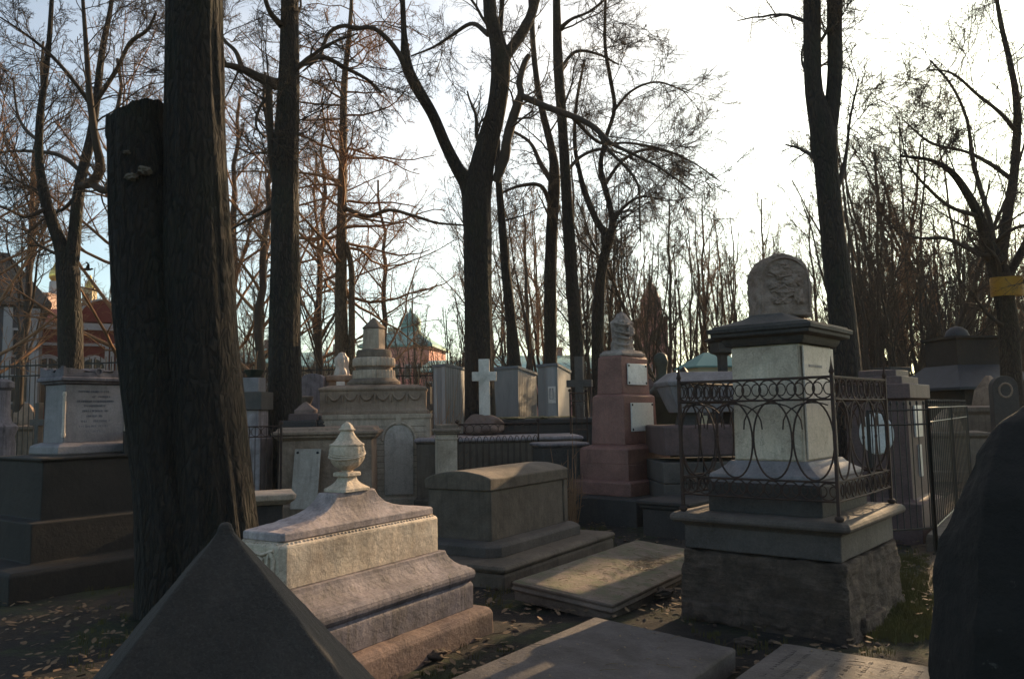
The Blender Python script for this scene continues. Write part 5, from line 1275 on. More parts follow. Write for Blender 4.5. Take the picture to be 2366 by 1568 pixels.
# ---- right side
def right_side():
    # stepped dark red granite tomb with oval plaque
    rz = R(50); Y = 10.2; a, b = .46, .38
    p = at(2098, 960, Y - .2); c = centre_from_corner(p, -a, -b, rz)
    root = thing('stepped_tomb', 'dark red granite tomb with stepped top and pale oval plaque behind the ring railing', 'tomb', c, rz)
    mb = MB(); mb.prof(a, b, [(.12, -.05), (.12, .45), (.05, .47), (.0, .50), (-.01, 1.72), (.05, 1.74), (.05, 1.92), (-.06, 1.925), (-.06, 2.02), (-.15, 2.025), (-.15, 2.11), (-.3, 2.12)])
    mb.build('body', M['granite_darkred'], root, 25, bevel=.01)
    mb = MB(); mb.lathe([(.02, 0), (.205, .0), (.21, .01), (.20, .022), (.01, .023)], 36)
    o = mb.build('oval_plaque', M['plaque'], root, 40); o.location = (-a - .004, 0, 1.30); o.rotation_euler = (0, R(-90), 0); o.scale = (1.25, 1, 1)
    mb = MB(); mb.box((-.02, -b - .008, 1.45), (.34, .02, .40)); mb.build('square_plaque', M['plaque'], root, 30)
    mb = MB(); mb.box((-.02, -b - .008, .95), (.12, .02, .40)); mb.build('narrow_plaque', M['plaque'], root, 30)
    # spiked fence to the right of it, receding
    a1 = spot(2150, 9.0, 1050); b1 = spot(2236, 12.5, 1000)
    arch_railing('spiked_railing', 'plain black iron railing with thin bars along the path beside the stepped tomb', a1, b1, 1.62, .3, 24, 'iron_black', False, False, False)
    a1 = spot(2010, 8.8, 1050)
    arch_railing('spiked_railing', 'plain black iron railing standing before the oval plaque', a1, spot(2148, 9.0, 1050), 1.60, .3, 9, 'iron_black', False, False, False)
    r = thing('kerb_stone', 'long low stone kerb under the black railing along the path', 'kerb', (spot(2150, 9.0, 1050) + spot(2236, 12.5, 1000)) / 2, math.atan2(3.5, spot(2236, 12.5).x - spot(2150, 9.0).x))
    mb = MB(); mb.loft([(-.05, 1.9, .14), (.16, 1.9, .14), (.19, 1.88, .12)], .01); mb.build('kerb', M['coping'], r, 30, bevel=.012, sub=4, disp=.02)
    # box monument + more far graves
    root = frontal('block_tomb', 'plain dark box tomb poking up behind the stepped granite tomb', 'tomb', 2064, 15, R(20))
    mb = MB(); mb.prof(.22, .2, [(0, -.05), (0, 2.25), (.03, 2.27), (.03, 2.36)]); mb.build('body', M['granite_dark'], root, 30, bevel=.01)
    # low chapel
    root = frontal('grave_chapel', 'low dark grave chapel with shallow metal roof, square lantern and small dome', 'chapel', 2238, 23, R(8))
    k = mm(1, 23)
    mb = MB(); mb.loft([(-.05, 1.0, 1.2), (2.05, 1.0, 1.2)]); mb.build('wall', M['dark_plinth'], root, 30)
    mb = MB(); mb.loft([(2.05, 1.35, 1.5), (2.12, 1.35, 1.5), (2.75, .78, .7)]); mb.build('roof', M['roof_metal'], root, 30)
    mb = MB(); mb.loft([(2.7, .74, .68), (3.45, .74, .68), (3.5, .82, .75), (3.56, .82, .75)]); mb.build('lantern', M['dark_plinth'], root, 30)
    mb = MB(); mb.lathe([(.30, 3.56), (.32, 3.62), (.27, 3.76), (.15, 3.86), (.02, 3.9)], 20, (-.2, 0, 0)); mb.build('dome', M['roof_metal'], root, 40)
    mb = MB()
    for i in range(5): mb.box((-.7 + i * .35, -1.21, 1.25), (.05, .03, 1.2))
    mb.build('door_grille', M['iron_black'], root, 30)
    # arched stone
    root = frontal('arched_headstone', 'pale arch-shaped headstone with a round hollow, just past the low chapel', 'headstone', 2322, 15, R(-10))
    w = .22; poly = [(-w, -.05), (w, -.05), (w, 1.95)] + [(w * math.cos(t), 1.95 + w * math.sin(t)) for t in [math.pi * i / 12 for i in range(1, 12)]] + [(-w, 1.95)]
    mb = MB(); mb.prism(poly, -.1, .1); mb.build('stone', M['granite_dark'], root, 30, bevel=.01)
    mb = MB(); mb.tube([(.11 * math.cos(t), -.1, 1.9 + .13 * math.sin(t)) for t in [2 * math.pi * i / 16 for i in range(16)]], .02, 6, True); mb.build('round_frame', M['lime_brown'], root, 60)
    # trough sarcophagus on pink granite wall
    Y = 11.6; root = frontal('trough_sarcophagus', 'pale blue metal-grey trough-shaped sarcophagus behind the ring railing', 'tomb', 1640, Y + .5, R(3)); k = mm(1, Y)
    root.location.z = 0
    mb = MB(); mb.loft([(1.60, .55, .30), (1.72, .60, .34), (1.98, .70, .42), (2.0, .70, .42)]); mb.build('trough', M['marble_blue'], root, 30, bevel=.01)
    mb = MB(); mb.loft([(1.99, .72, .44), (2.04, .74, .46), (2.06, .74, .46), (2.20, .58, .25)]); mb.build('lid', M['marble_blue'], root, 30, bevel=.008)
    for s in (-1, 1):
        mb = MB(); mb.loft([(1.42, .12, .22), (1.6, .09, .18)], 0, (s * .36, 0)); mb.build('support', M['granite_dark'], root, 30)
    root = frontal('granite_base_wall', 'polished pink granite block wall on grey courses carrying the trough sarcophagus', 'tomb base', 1640, Y + .45, R(3))
    mb = MB(); mb.prof(.85, .62, [(0, 1.0), (0, 1.40), (-.02, 1.42)]); mb.build('pink_course', M['granite_darkred'], root, 30, bevel=.01)
    mb = MB()
    for j in range(3):
        x = -.9; rr = random.Random(j)
        while x < .88:
            w = min(rr.uniform(.35, .6), .9 - x); mb.box((x + w / 2, 0, .16 + .3 * j + .0), (w - .012, 1.3, .29)); x += w
    mb.build('grey_course', M['granite_grey'], root, 30, bevel=.012)
    # low flat-topped box beside red pedestal
    root = thing('flat_box_tomb', 'low box tomb with pale flat top between the red granite pedestal and the ring railing', 'tomb', spot(1580, 11.0, 1150), R(48))
    mb = MB(); mb.prof(.5, .34, [(0, -.05), (0, .34), (.03, .36), (.035, .40), (.06, .41), (.06, .45), (0, .47)]); mb.build('body', M['granite_dark'], root, 28, bevel=.008, sub=2, disp=.01)
    # dark draped finial between
    root = frontal('dark_finial', 'dark weathered bust-like finial on spreading shoulders beside the red granite pedestal', 'monument', 1531, 13.4)
    mb = MB(); mb.loft([(-.05, .3, .25), (1.75, .28, .24), (1.8, .33, .26), (1.86, .33, .26)], .02); mb.build('pedestal', M['bronze'], root, 30)
    mb = MB(); mb.lathe([(.27, 1.86), (.26, 1.95), (.17, 2.03), (.11, 2.12), (.085, 2.25), (.10, 2.36), (.115, 2.46), (.10, 2.55), (.05, 2.60), (.01, 2.61)], 22, wav=lambda t, z: 1 + .12 * math.sin(3 * t + 4 * z)); mb.build('finial', M['bronze'], root, 60, sub=1, disp=.04, dscale=.1)
    # capped pillar behind marble pedestal
    root = frontal('capped_pillar', 'dark stone pillar with wide cap peeking out behind the marble pedestal', 'pillar', 1674, 16.0, R(15)); k = mm(1, 16)
    mb = MB(); mb.prof(.075, .075, [(.15, -.05), (.15, 2.3), (0, 2.34), (0, 2.68), (.02, 2.72), (.10, 2.76), (.10, 2.96), (.13, 2.98), (.17, 3.0), (.17, 3.05), (.06, 3.08), (.0, 3.16)]); mb.build('stone', M['granite_dark'], root, 30, bevel=.008)
    # near dark mass on the right
    root = thing('boulder_monument', 'huge near-black rough granite boulder beside the path, cut by the frame edge', 'monument', (spot(2470, 2.9).x, 2.9, 0))
    mb = MB()
    secs = [(-.05, .50, .36), (.5, .50, .36), (.9, .47, .34), (1.15, .43, .32), (1.32, .37, .30), (1.46, .31, .26), (1.57, .24, .20), (1.63, .12, .10)]
    mb.loft([(z, x * 1.0, y, .0 + .0 * z, 0) for z, x, y in secs], .2); mb.build('rock', M['black_rock'], root, 30, bevel=.05, sub=4, disp=.09, dscale=.35)
    # added yellow band on the oak, standing in for a light leak
    Y = 18.0; c = spot(2325, Y, 660); root = thing('light_leak_band', 'yellow band standing in for a light leak across the old spreading tree trunk', 'leak_band', (c.x, c.y, zof(2325, 684, Y)))
    h = mm(44, Y); mb = MB(); r = .31; n = 24; vs = []; fs = []
    for i in range(n):
        t = 2 * math.pi * i / n
        for rr_, z in ((r, 0), (r, h), (r + .012, h), (r + .012, 0)): vs.append((rr_ * math.cos(t) * (1.15 if math.cos(t) > 0 else 1), rr_ * math.sin(t), z + .02 * math.sin(t)))
    for i in range(n):
        for j in range(4):
            a_, b_ = i * 4 + j, i * 4 + (j + 1) % 4; c_, d_ = ((i + 1) % n) * 4 + (j + 1) % 4, ((i + 1) % n) * 4 + j
            fs.append((a_, b_, c_, d_))
    mb.add(vs, fs); mb.build('leak_strip', M['leak_band'], root, 60)
M['roof_metal'] = plain('dull_roof_metal', (.035, .04, .05), .6, .2, .2, 10)
M['black_rock'] = stone('black_rock', (.008, .008, .008), (.016, .016, .016), (.005, .005, .005), 3, 1.0, .95, .4, 0)
M['leak_band'] = plain('yellow_light_leak', (.50, .22, .01), .6, 0, 0, 30, (.40, .17, .01), 3)
M['leak_band_old'] = plain('brown_yellow_leak', (.055, .024, .003), .9, 0, .4, 30, (.035, .014, .002), 2)  # browner light-leak tone, used by no object
right_side()

# ---- scattered far graves
def far_graves():
    protos = []
    def p_cross():
        r = thing('stone_cross', 'x', 'cross'); mb = MB(); cross_mb(mb, .13, 1.1, .5, .1, .55, .68); mb.build('cross_body', M['granite_grey'], r, 30, bevel=.006)
        mb = MB(); mb.prof(.22, .18, [(.08, -.05), (.08, .3), (0, .33), (-.04, .56)]); mb.build('plinth', M['granite_dark'], r, 30, bevel=.008); return r
    def p_obelisk():
        r = thing('obelisk', 'x', 'monument'); mb = MB(); mb.loft([(.9, .17, .17), (1.9, .11, .11), (2.05, .01, .01)]); mb.build('shaft', M['granite_darkred'], r, 30, bevel=.006)
        mb = MB(); mb.prof(.28, .28, [(.08, -.05), (.08, .25), (0, .28), (0, .82), (.03, .85), (.03, .9), (-.08, .93)]); mb.build('plinth', M['granite_dark'], r, 30, bevel=.008); return r
    def p_head():
        r = thing('headstone', 'x', 'headstone'); w = .28
        poly = [(-w, -.05), (w, -.05), (w, 1.0)] + [(w * math.cos(t), 1.0 + w * .8 * math.sin(t)) for t in [math.pi * i / 10 for i in range(1, 10)]] + [(-w, 1.0)]
        mb = MB(); mb.prism(poly, -.08, .08); mb.build('stone', M['marble_grey'], r, 30, bevel=.01); mb = MB(); mb.prof(.36, .2, [(0, -.05), (0, .22), (-.02, .25)]); mb.build('plinth', M['granite_dark'], r, 30, bevel=.008); return r
    def p_box():
        r = thing('box_tomb', 'x', 'tomb'); mb = MB(); mb.prof(.7, .4, [(.1, -.05), (.1, .2), (0, .23), (0, .95), (.06, 1.0), (.06, 1.07), (-.1, 1.1)]); mb.build('body', M['lime_dark'], r, 28, bevel=.01)
        mb = MB(); mb.loft([(1.1, .3, .2), (1.35, .25, .16), (1.6, .05, .03)]); mb.build('top_stone', M['lime_brown'], r, 30, bevel=.01); return r
    fs = [p_cross, p_obelisk, p_head, p_box]; pr = [f() for f in fs]; used = set()
    G = [('small grey stone cross among the distant graves', 'small stone crosses among the distant graves'), ('small dark red obelisk among the distant graves', 'small obelisks among the distant graves'),
         ('round-topped headstone among the distant graves', 'round-topped headstones among the distant graves'), ('box tomb with pointed top stone among the distant graves', 'box tombs among the distant graves')]
    rr = random.Random(9)
    spots = [(1960, 20), (1995, 24), (2110, 19), (2140, 26), (2185, 18), (2200, 30), (2290, 20), (2345, 26), (2380, 18), (2080, 30), (2250, 34), (2310, 32),
             (1420, 24), (1505, 22), (1560, 26), (1600, 22), (1640, 28), (1480, 30), (1380, 28),
             (990, 20), (1010, 24), (960, 26), (830, 28), (770, 24), (730, 26), (690, 22), (640, 28), (600, 24), (575, 20), (20, 22), (60, 26), (230, 22), (270, 18), (-30, 16), (90, 18), (1090, 26), (1160, 30), (1235, 30)]
    for px, Y in spots:
        i = rr.choice([0, 1, 2, 3, 3]); o = pr[i] if i not in used else copy_tree(pr[i]); used.add(i)
        q = spot(px, Y); o.location = q; o.rotation_euler = (0, 0, rr.uniform(-.6, .9)); s = rr.uniform(.95, 1.35); o.scale = (s, s, s * rr.uniform(.9, 1.15))
        tag(o, G[i][0], None, G[i][1]); note(o, ['small grey stone cross', 'small dark red obelisk', 'round-topped headstone', 'box tomb with pointed top'][i], px, Y)
    for i in range(4):
        if i not in used:
            for c_ in list(pr[i].children): bpy.data.objects.remove(c_)
            bpy.data.objects.remove(pr[i])
far_graves()

# ---- far iron fence
def far_fence():
    for lab, pa, Ya, pb, Yb, H in (('tall black iron fence far off in front of the green-roofed houses', 545, 25, 1065, 24, 3.05), ('tall black iron fence in front of the red building', -60, 20, 300, 19, 3.0)):
        p = spot(pa, Ya); q = spot(pb, Yb); root = thing('iron_fence', lab, 'fence', p); d = q - p; L = d.length; d.normalize()
        mb = MB()
        for z in (H, H - .25, .5): MB().box(d * (L / 2) + Vector((0, 0, z)), (L, .035, .035), math.atan2(d.y, d.x)).build('rail', M['iron_black'], root, 60)
        mb = MB(); n = int(L / .15)
        for i in range(n): mb.box(d * (L * (i + .5) / n) + Vector((0, 0, (H + .15) / 2)), (.018, .018, H + .15), math.atan2(d.y, d.x))
        mb.build('bar_row', M['iron_black'], root, 60)
        m_ = int(L / 2.4)
        for i in range(m_ + 1):
            mb = MB(); mb.box((0, 0, (H + .2) / 2), (.06, .06, H + .2)); mb.build('post', M['iron_black'], root, 60, loc=d * (L * i / m_))
far_fence()
# ================================================================== buildings
M['red_wall'] = plain('dark_red_plaster', (.17, .018, .018), .9, 0, .3, 8, (.11, .012, .012), .9)
M['white_trim'] = plain('white_plaster', (.42, .40, .40), .9, 0, .2, 8, (.27, .26, .26), .9)
M['grey_wall'] = plain('grey_blue_plaster', (.12, .12, .135), .9, 0, .2, 8, (.08, .08, .09), .6)
M['pink_wall'] = plain('pink_plaster', (.58, .26, .22), .9, 0, .2, 8, (.48, .22, .19), .5)
M['yellow_wall'] = plain('cream_plaster', (.62, .50, .33), .9, 0, .2, 8, (.52, .42, .28), .5)
M['green_roof'] = plain('mint_green_roof', (.34, .56, .48), .7, 0, .2, 3, (.46, .66, .56), .35)
M['teal_roof'] = plain('teal_green_roof', (.09, .24, .22), .6, .2, .2, 3, (.14, .30, .27), .4)
M['dark_roof'] = plain('dark_brown_roof', (.045, .04, .035), .8, 0, .3, 5, (.07, .06, .05), .6)
M['glass'] = plain('dark_window_glass', (.02, .02, .025), .15)
M['gold'] = plain('gilded_metal', (.85, .55, .16), .3, 1.0)
M['brick_pale'] = plain('pale_red_brick', (.42, .27, .22), .9, 0, .4, 12, (.36, .22, .18), 1.2)
def arch_poly(w, h, n=12): return [(-w, 0), (w, 0), (w, h)] + [(w * math.cos(t), h + w * math.sin(t)) for t in [math.pi * i / n for i in range(1, n)]] + [(-w, h)]
def arch_window(parent, x, y, z, w, h, rim=.3):
    mb = MB(); P_ = arch_poly(w, h); Q = arch_poly(w + rim, h)
    fr = mb.prism([(x + a, z + b) for a, b in Q], y - .12, y + .02).build('window', M['white_trim'], parent, 30)
    mb = MB(); mb.prism([(x + a, z + b) for a, b in P_], y - .16, y - .10).build('pane', M['glass'], fr, 30)
    mb = MB(); mb.box((x, y - .18, z + (h + w) / 2), (.07, .04, h + w)); mb.box((x, y - .185, z + h), (2 * w, .03, .07)); mb.build('glazing_bar', M['white_trim'], fr, 30)
def red_building():
    Y = 42; k = mm(1, Y); q = spot(180, Y); root = thing('red_building', 'dark red building with white trim, arched windows and a round gable', 'building', (q.x, q.y, 0), R(28))
    X = lambda px: (px - 180) * k * .88
    top = 6.7
    mb = MB(); mb.loft([(-.1, 3.4, 4), (top, 3.4, 4)], 0, (.2, 4)); mb.build('wall', M['red_wall'], root, 30)
    mb = MB(); mb.box((.2, -.06, top - .15), (7.1, .3, .35)); mb.box((.2, -.04, top - 1.1), (7.0, .16, .14)); mb.build('cornice', M['white_trim'], root, 30)
    mb = MB(); mb.loft([(top + .01, 3.6, 4.2), (top + .9, 2.4, 2.6)], 0, (.2, 4)); mb.build('roof', M['red_wall'], root, 30)
    mb = MB(); w = 1.15; mb.prism([(1.0 + a, top + .1 + b) for a, b in arch_poly(w, .05)], -.25, .6); mb.build('round_gable', M['red_wall'], root, 30)
    mb = MB(); mb.tube([(1.0 + w * math.cos(t), -.28, top + .15 + w * math.sin(t)) for t in [math.pi * i / 14 for i in range(15)]], .06, 5); mb.build('gable_trim', M['white_trim'], root, 50)
    for x in (X(108), X(211)): arch_window(root, x, -.05, 2.4, .55, 1.9, .2)
    for x in (X(243), X(256), X(270)):
        mb = MB(); mb.box((x, -.14, 2.9), (.18, .22, 5.4)); mb.build('pilaster', M['white_trim'], root, 30)
    # grey house with pilasters
    Y = 34; k = mm(1, Y); q = spot(0, Y); root = thing('grey_house', 'grey house with pale pilasters, dark windows and steep dark roof beyond the altar tomb', 'building', (q.x, q.y, 0), R(33))
    mb = MB(); mb.loft([(-.1, 1.9, 3), (6.6, 1.9, 3)], 0, (-.45, 3)); mb.build('wall', M['grey_wall'], root, 30)
    mb = MB(); mb.loft([(6.6, 2.2, 3.3), (6.75, 2.2, 3.3), (9.2, .5, 1.2)], 0, (-.45, 3)); mb.build('roof', M['dark_roof'], root, 30)
    for x in (-1.9, -.6, .15, 1.15):
        mb = MB(); mb.box((x, -.08, 3.2), (.34, .2, 6.6)); mb.build('pilaster', M['white_trim'], root, 30)
    for x in (-1.25, .64):
        for z in (1.3, 3.0, 5.0):
            mb = MB(); mb.box((x, -.06, z), (.75, .16, 1.25)); f = mb.build('window', M['red_wall' if x < 0 else 'white_trim'], root, 30)
            mb = MB(); mb.box((x, -.12, z), (.55, .12, 1.05)); mb.build('pane', M['glass'], f, 30)
    # cathedral bits far behind
    q = spot(98, 80); root = thing('church', 'pale brick church body with small gilded onion dome far beyond the red building', 'church', (q.x, q.y, 0))
    k = mm(1, 80)
    mb = MB(); mb.loft([(-.1, 1.3, 2), (14.2, 1.3, 2)]); mb.build('wall', M['brick_pale'], root, 30)
    mb = MB()
    for x in (-.9, 0, .9): mb.box((x, -2.05, 12.6), (.25, .1, 2.2))
    mb.build('belfry_opening', M['glass'], root, 30)
    mb = MB(); mb.lathe([(.6, 14.2), (.55, 15.5), (.5, 15.6)], 12, (.85, 0, 0)); mb.build('drum', M['white_trim'], root, 40)
    mb = MB(); mb.lathe([(.35, 15.6), (.62, 16.0), (.6, 16.5), (.3, 17.1), (.1, 17.6), (.05, 18.6), (.02, 19.6)], 16, (.85, 0, 0)); mb.box((.85, 0, 19.9), (.08, .08, .9)); mb.box((.85, 0, 20.0), (.5, .08, .08)); mb.build('onion_dome', M['gold'], root, 50)
    q = spot(199, 75); root = thing('bell_tower', 'slim white and gold stepped bell tower behind the round red gable', 'tower', (q.x, q.y, 0))
    mb = MB()
    for z0, z1, w in ((0, 11.2, .75), (11.2, 12.6, .6), (12.6, 14.0, .45)): mb.loft([(z0, w, w), (z1 - .25, w, w), (z1 - .2, w + .2, w + .2), (z1, w + .2, w + .2)])
    mb.build('shaft', M['yellow_wall'], root, 30)
    mb = MB()
    for z in (11.8, 13.1): mb.box((0, -.62, z), (.35, .1, .7))
    mb.build('opening', M['glass'], root, 30)
    mb = MB(); mb.lathe([(.4, 14.0), (.45, 14.3), (.2, 14.8), (.05, 15.3)], 14); mb.build('cap', M['gold'], root, 50)
red_building()
def central_church():
    Y = 75; q = spot(940, Y); root = thing('domed_church', 'pink church with teal green hipped roof and small dome seen beyond the drum monument', 'church', (q.x, q.y, 0), R(-6))
    k = mm(1, Y); X = lambda px: (px - 940) * k
    mb = MB(); mb.loft([(-.1, 3.0, 4), (7.6, 3.0, 4)]); mb.build('wall', M['pink_wall'], root, 30)
    mb = MB(); mb.loft([(7.6, 3.4, 4.4), (7.8, 3.4, 4.4), (9.3, 1.2, 1.4)]); mb.build('roof', M['teal_roof'], root, 30)
    mb = MB(); mb.lathe([(.98, 9.1), (.95, 10.0), (1.08, 10.05), (1.08, 10.2), (.9, 10.6), (.55, 11.0), (.12, 11.2), (.1, 11.5), (.02, 11.7)], 16, (.4, 0, 0)); mb.build('dome', M['teal_roof'], root, 40)
    for x in (-1.3, -.85):
        mb = MB(); mb.box((x, -1, 8.9), (.35, .4, 1.6)); mb.build('chimney', M['yellow_wall'], root, 30)
    for x in (-2.2, -1.1, 0, 1.1, 2.2):
        mb = MB(); mb.box((x, -4.03, 5.4), (.6, .1, 1.3)); f = mb.build('window', M['white_trim'], root, 30)
        mb = MB(); mb.box((x, -4.09, 5.4), (.42, .06, 1.1)); mb.build('pane', M['glass'], f, 30)
    for lab, px, Y, w, h, rh, wm in (('long house with mint green roof between the double trunk and straight trunk', 590, 58, 2.4, 5.3, 1.3, 'yellow_wall'), ('long house with mint green roof between the straight trunk and the larch', 745, 60, 2.9, 5.1, 1.3, 'yellow_wall'),
                                     ('low pink house with green roof right behind the forked tree', 1050, 66, 2.6, 4.9, 1.1, 'pink_wall'), ('pinkish house with green roof glimpsed between the slim trunks', 1250, 62, 4.4, 4.4, 1.6, 'pink_wall')):
        q = spot(px, Y); root = thing('house', lab, 'house', (q.x, q.y, 0), R(4))
        mb = MB(); mb.loft([(-.1, w, 3), (h, w, 3)]); mb.build('wall', M[wm], root, 30)
        mb = MB(); mb.loft([(h, w + .3, 3.3), (h + .1, w + .3, 3.3), (h + rh, w - .6, .1)]); mb.build('roof', M['green_roof'], root, 30)
        n = int(w / .6)
        for i in range(n):
            x = -w + (i + .5) * 2 * w / n; mb = MB(); mb.box((x, -3.03, h - 1.4), (.62, .08, 1.4)); f = mb.build('window', M['white_trim'], root, 30)
            mb = MB(); mb.box((x, -3.08, h - 1.4), (.45, .06, 1.15)); mb.build('pane', M['glass'], f, 30)
        mb = MB(); mb.box((w * .35, 0, h + rh + .1), (.45, .45, 1.0)); mb.build('chimney', M['brick_pale'], root, 30)
    # far brick tower behind wood
    Y = 85; q = spot(1512, Y); root = thing('brick_tower', 'pale pink brick church tower hazily seen through the far wood', 'tower', (q.x, q.y, 0), R(10))
    mb = MB(); mb.loft([(-.1, 1.6, 1.6), (6.5, 1.6, 1.6), (6.6, 1.75, 1.75), (6.9, 1.75, 1.75), (7, 1.35, 1.35), (11, 1.3, 1.3), (11.1, 1.45, 1.45), (11.4, 1.45, 1.45), (11.5, .9, .9), (13.6, .85, .85)]); mb.build('shaft', M['pink_wall'], root, 30)
    mb = MB(); mb.lathe([(.95, 13.6), (.8, 14.1), (.4, 14.9), (.1, 15.6), (.02, 16.4)], 14); mb.build('dome', M['brick_pale'], root, 40)
    for z, w in ((9, .5), (12.4, .35), (4, .6)):
        mb = MB(); mb.prism([(a, z - .6 + b) for a, b in arch_poly(w, 1.2)], -1.75 if z < 5 else (-1.42 if z < 10 else -.96), -1.2 if z < 10 else -.7); mb.build('opening', M['glass'], root, 30)
    mb = MB()
    for x in (-1.3, -.6, .6, 1.3): mb.box((x, -1.66, 3.2), (.25, .15, 6.3))
    mb.build('white_pilaster_row', M['white_trim'], root, 30)
    # kiosk
    Y = 33; q = spot(1650, Y); root = thing('kiosk', 'small cream building with green hipped roof behind the marble pedestal', 'building', (q.x, q.y, 0), R(10))
    mb = MB(); mb.loft([(-.1, 1.05, 1), (3.3, 1.05, 1)]); mb.build('wall', M['yellow_wall'], root, 30)
    mb = MB(); mb.loft([(3.3, 1.2, 1.15), (3.36, 1.2, 1.15), (3.95, .35, .1)]); mb.build('roof', M['teal_roof'], root, 30)
    mb = MB(); mb.box((.5, -1.02, 3.0), (.3, .06, .3)); mb.build('window', M['glass'], root, 30)
    q = spot(1583, 27); root = thing('street_lamp', 'small old lantern on a post seen beside the trough sarcophagus', 'lamp', (q.x, q.y, 0))
    mb = MB(); mb.lathe([(.06, 0), (.04, .3), (.03, 2.6)], 8); mb.build('post', M['iron_black'], root, 40)
    mb = MB(); mb.lathe([(.06, 2.6), (.13, 2.9)], 6); mb.build('glass', M['yellow_wall'], root, 20)
    mb = MB(); mb.lathe([(.17, 2.9), (.1, 3.0), (.02, 3.08)], 6); mb.build('cap', M['iron_black'], root, 20)
    # boundary wall far behind everything
    q = spot(1183, 96); root = thing('boundary_wall', 'long pale pink boundary wall at the far side behind the whole wood', 'wall', (q.x, q.y, 0))
    mb = MB(); mb.box((0, 0, 1.7), (150, .5, 3.6)); mb.build('wall', M['pink_wall'], root, 30); mb = MB(); mb.box((0, 0, 3.58), (150.4, .8, .16)); mb.build('coping', M['teal_roof'], root, 30)
central_church()
def bird():
    p = at(202, 622, 24); root = thing('crow', 'black crow flying with raised wings beside the fork of the dark tree', 'bird', p, R(30)); root.scale = (.62, .62, .62)
    mb = MB(); mb.blob((0, 0, 0), (.20, .07, .07), 3, .05); mb.blob((.19, 0, .03), (.06, .05, .05), 2, 0); mb.tube([(.23, 0, .03), (.30, 0, .02)], [.02, .004], 6)
    mb.add([(-.15, -.03, 0), (-.34, -.09, 0), (-.34, .09, 0), (-.15, .03, 0), (-.15, 0, .02), (-.34, 0, .012)], [(0, 1, 5, 4), (4, 5, 2, 3), (0, 3, 2, 1)])
    for s in (-1, 1): mb.add([(.10, s * .04, .03), (-.10, s * .04, .02), (-.02, s * .30, .20), (.08, s * .28, .20), (-.14, s * .52, .26), (-.03, s * .54, .27), (0, s * .1, .05)], [(0, 1, 2, 3), (3, 2, 4, 5), (0, 3, 6)])
    mb.build('body', M['iron_black'], root, 60)
bird()

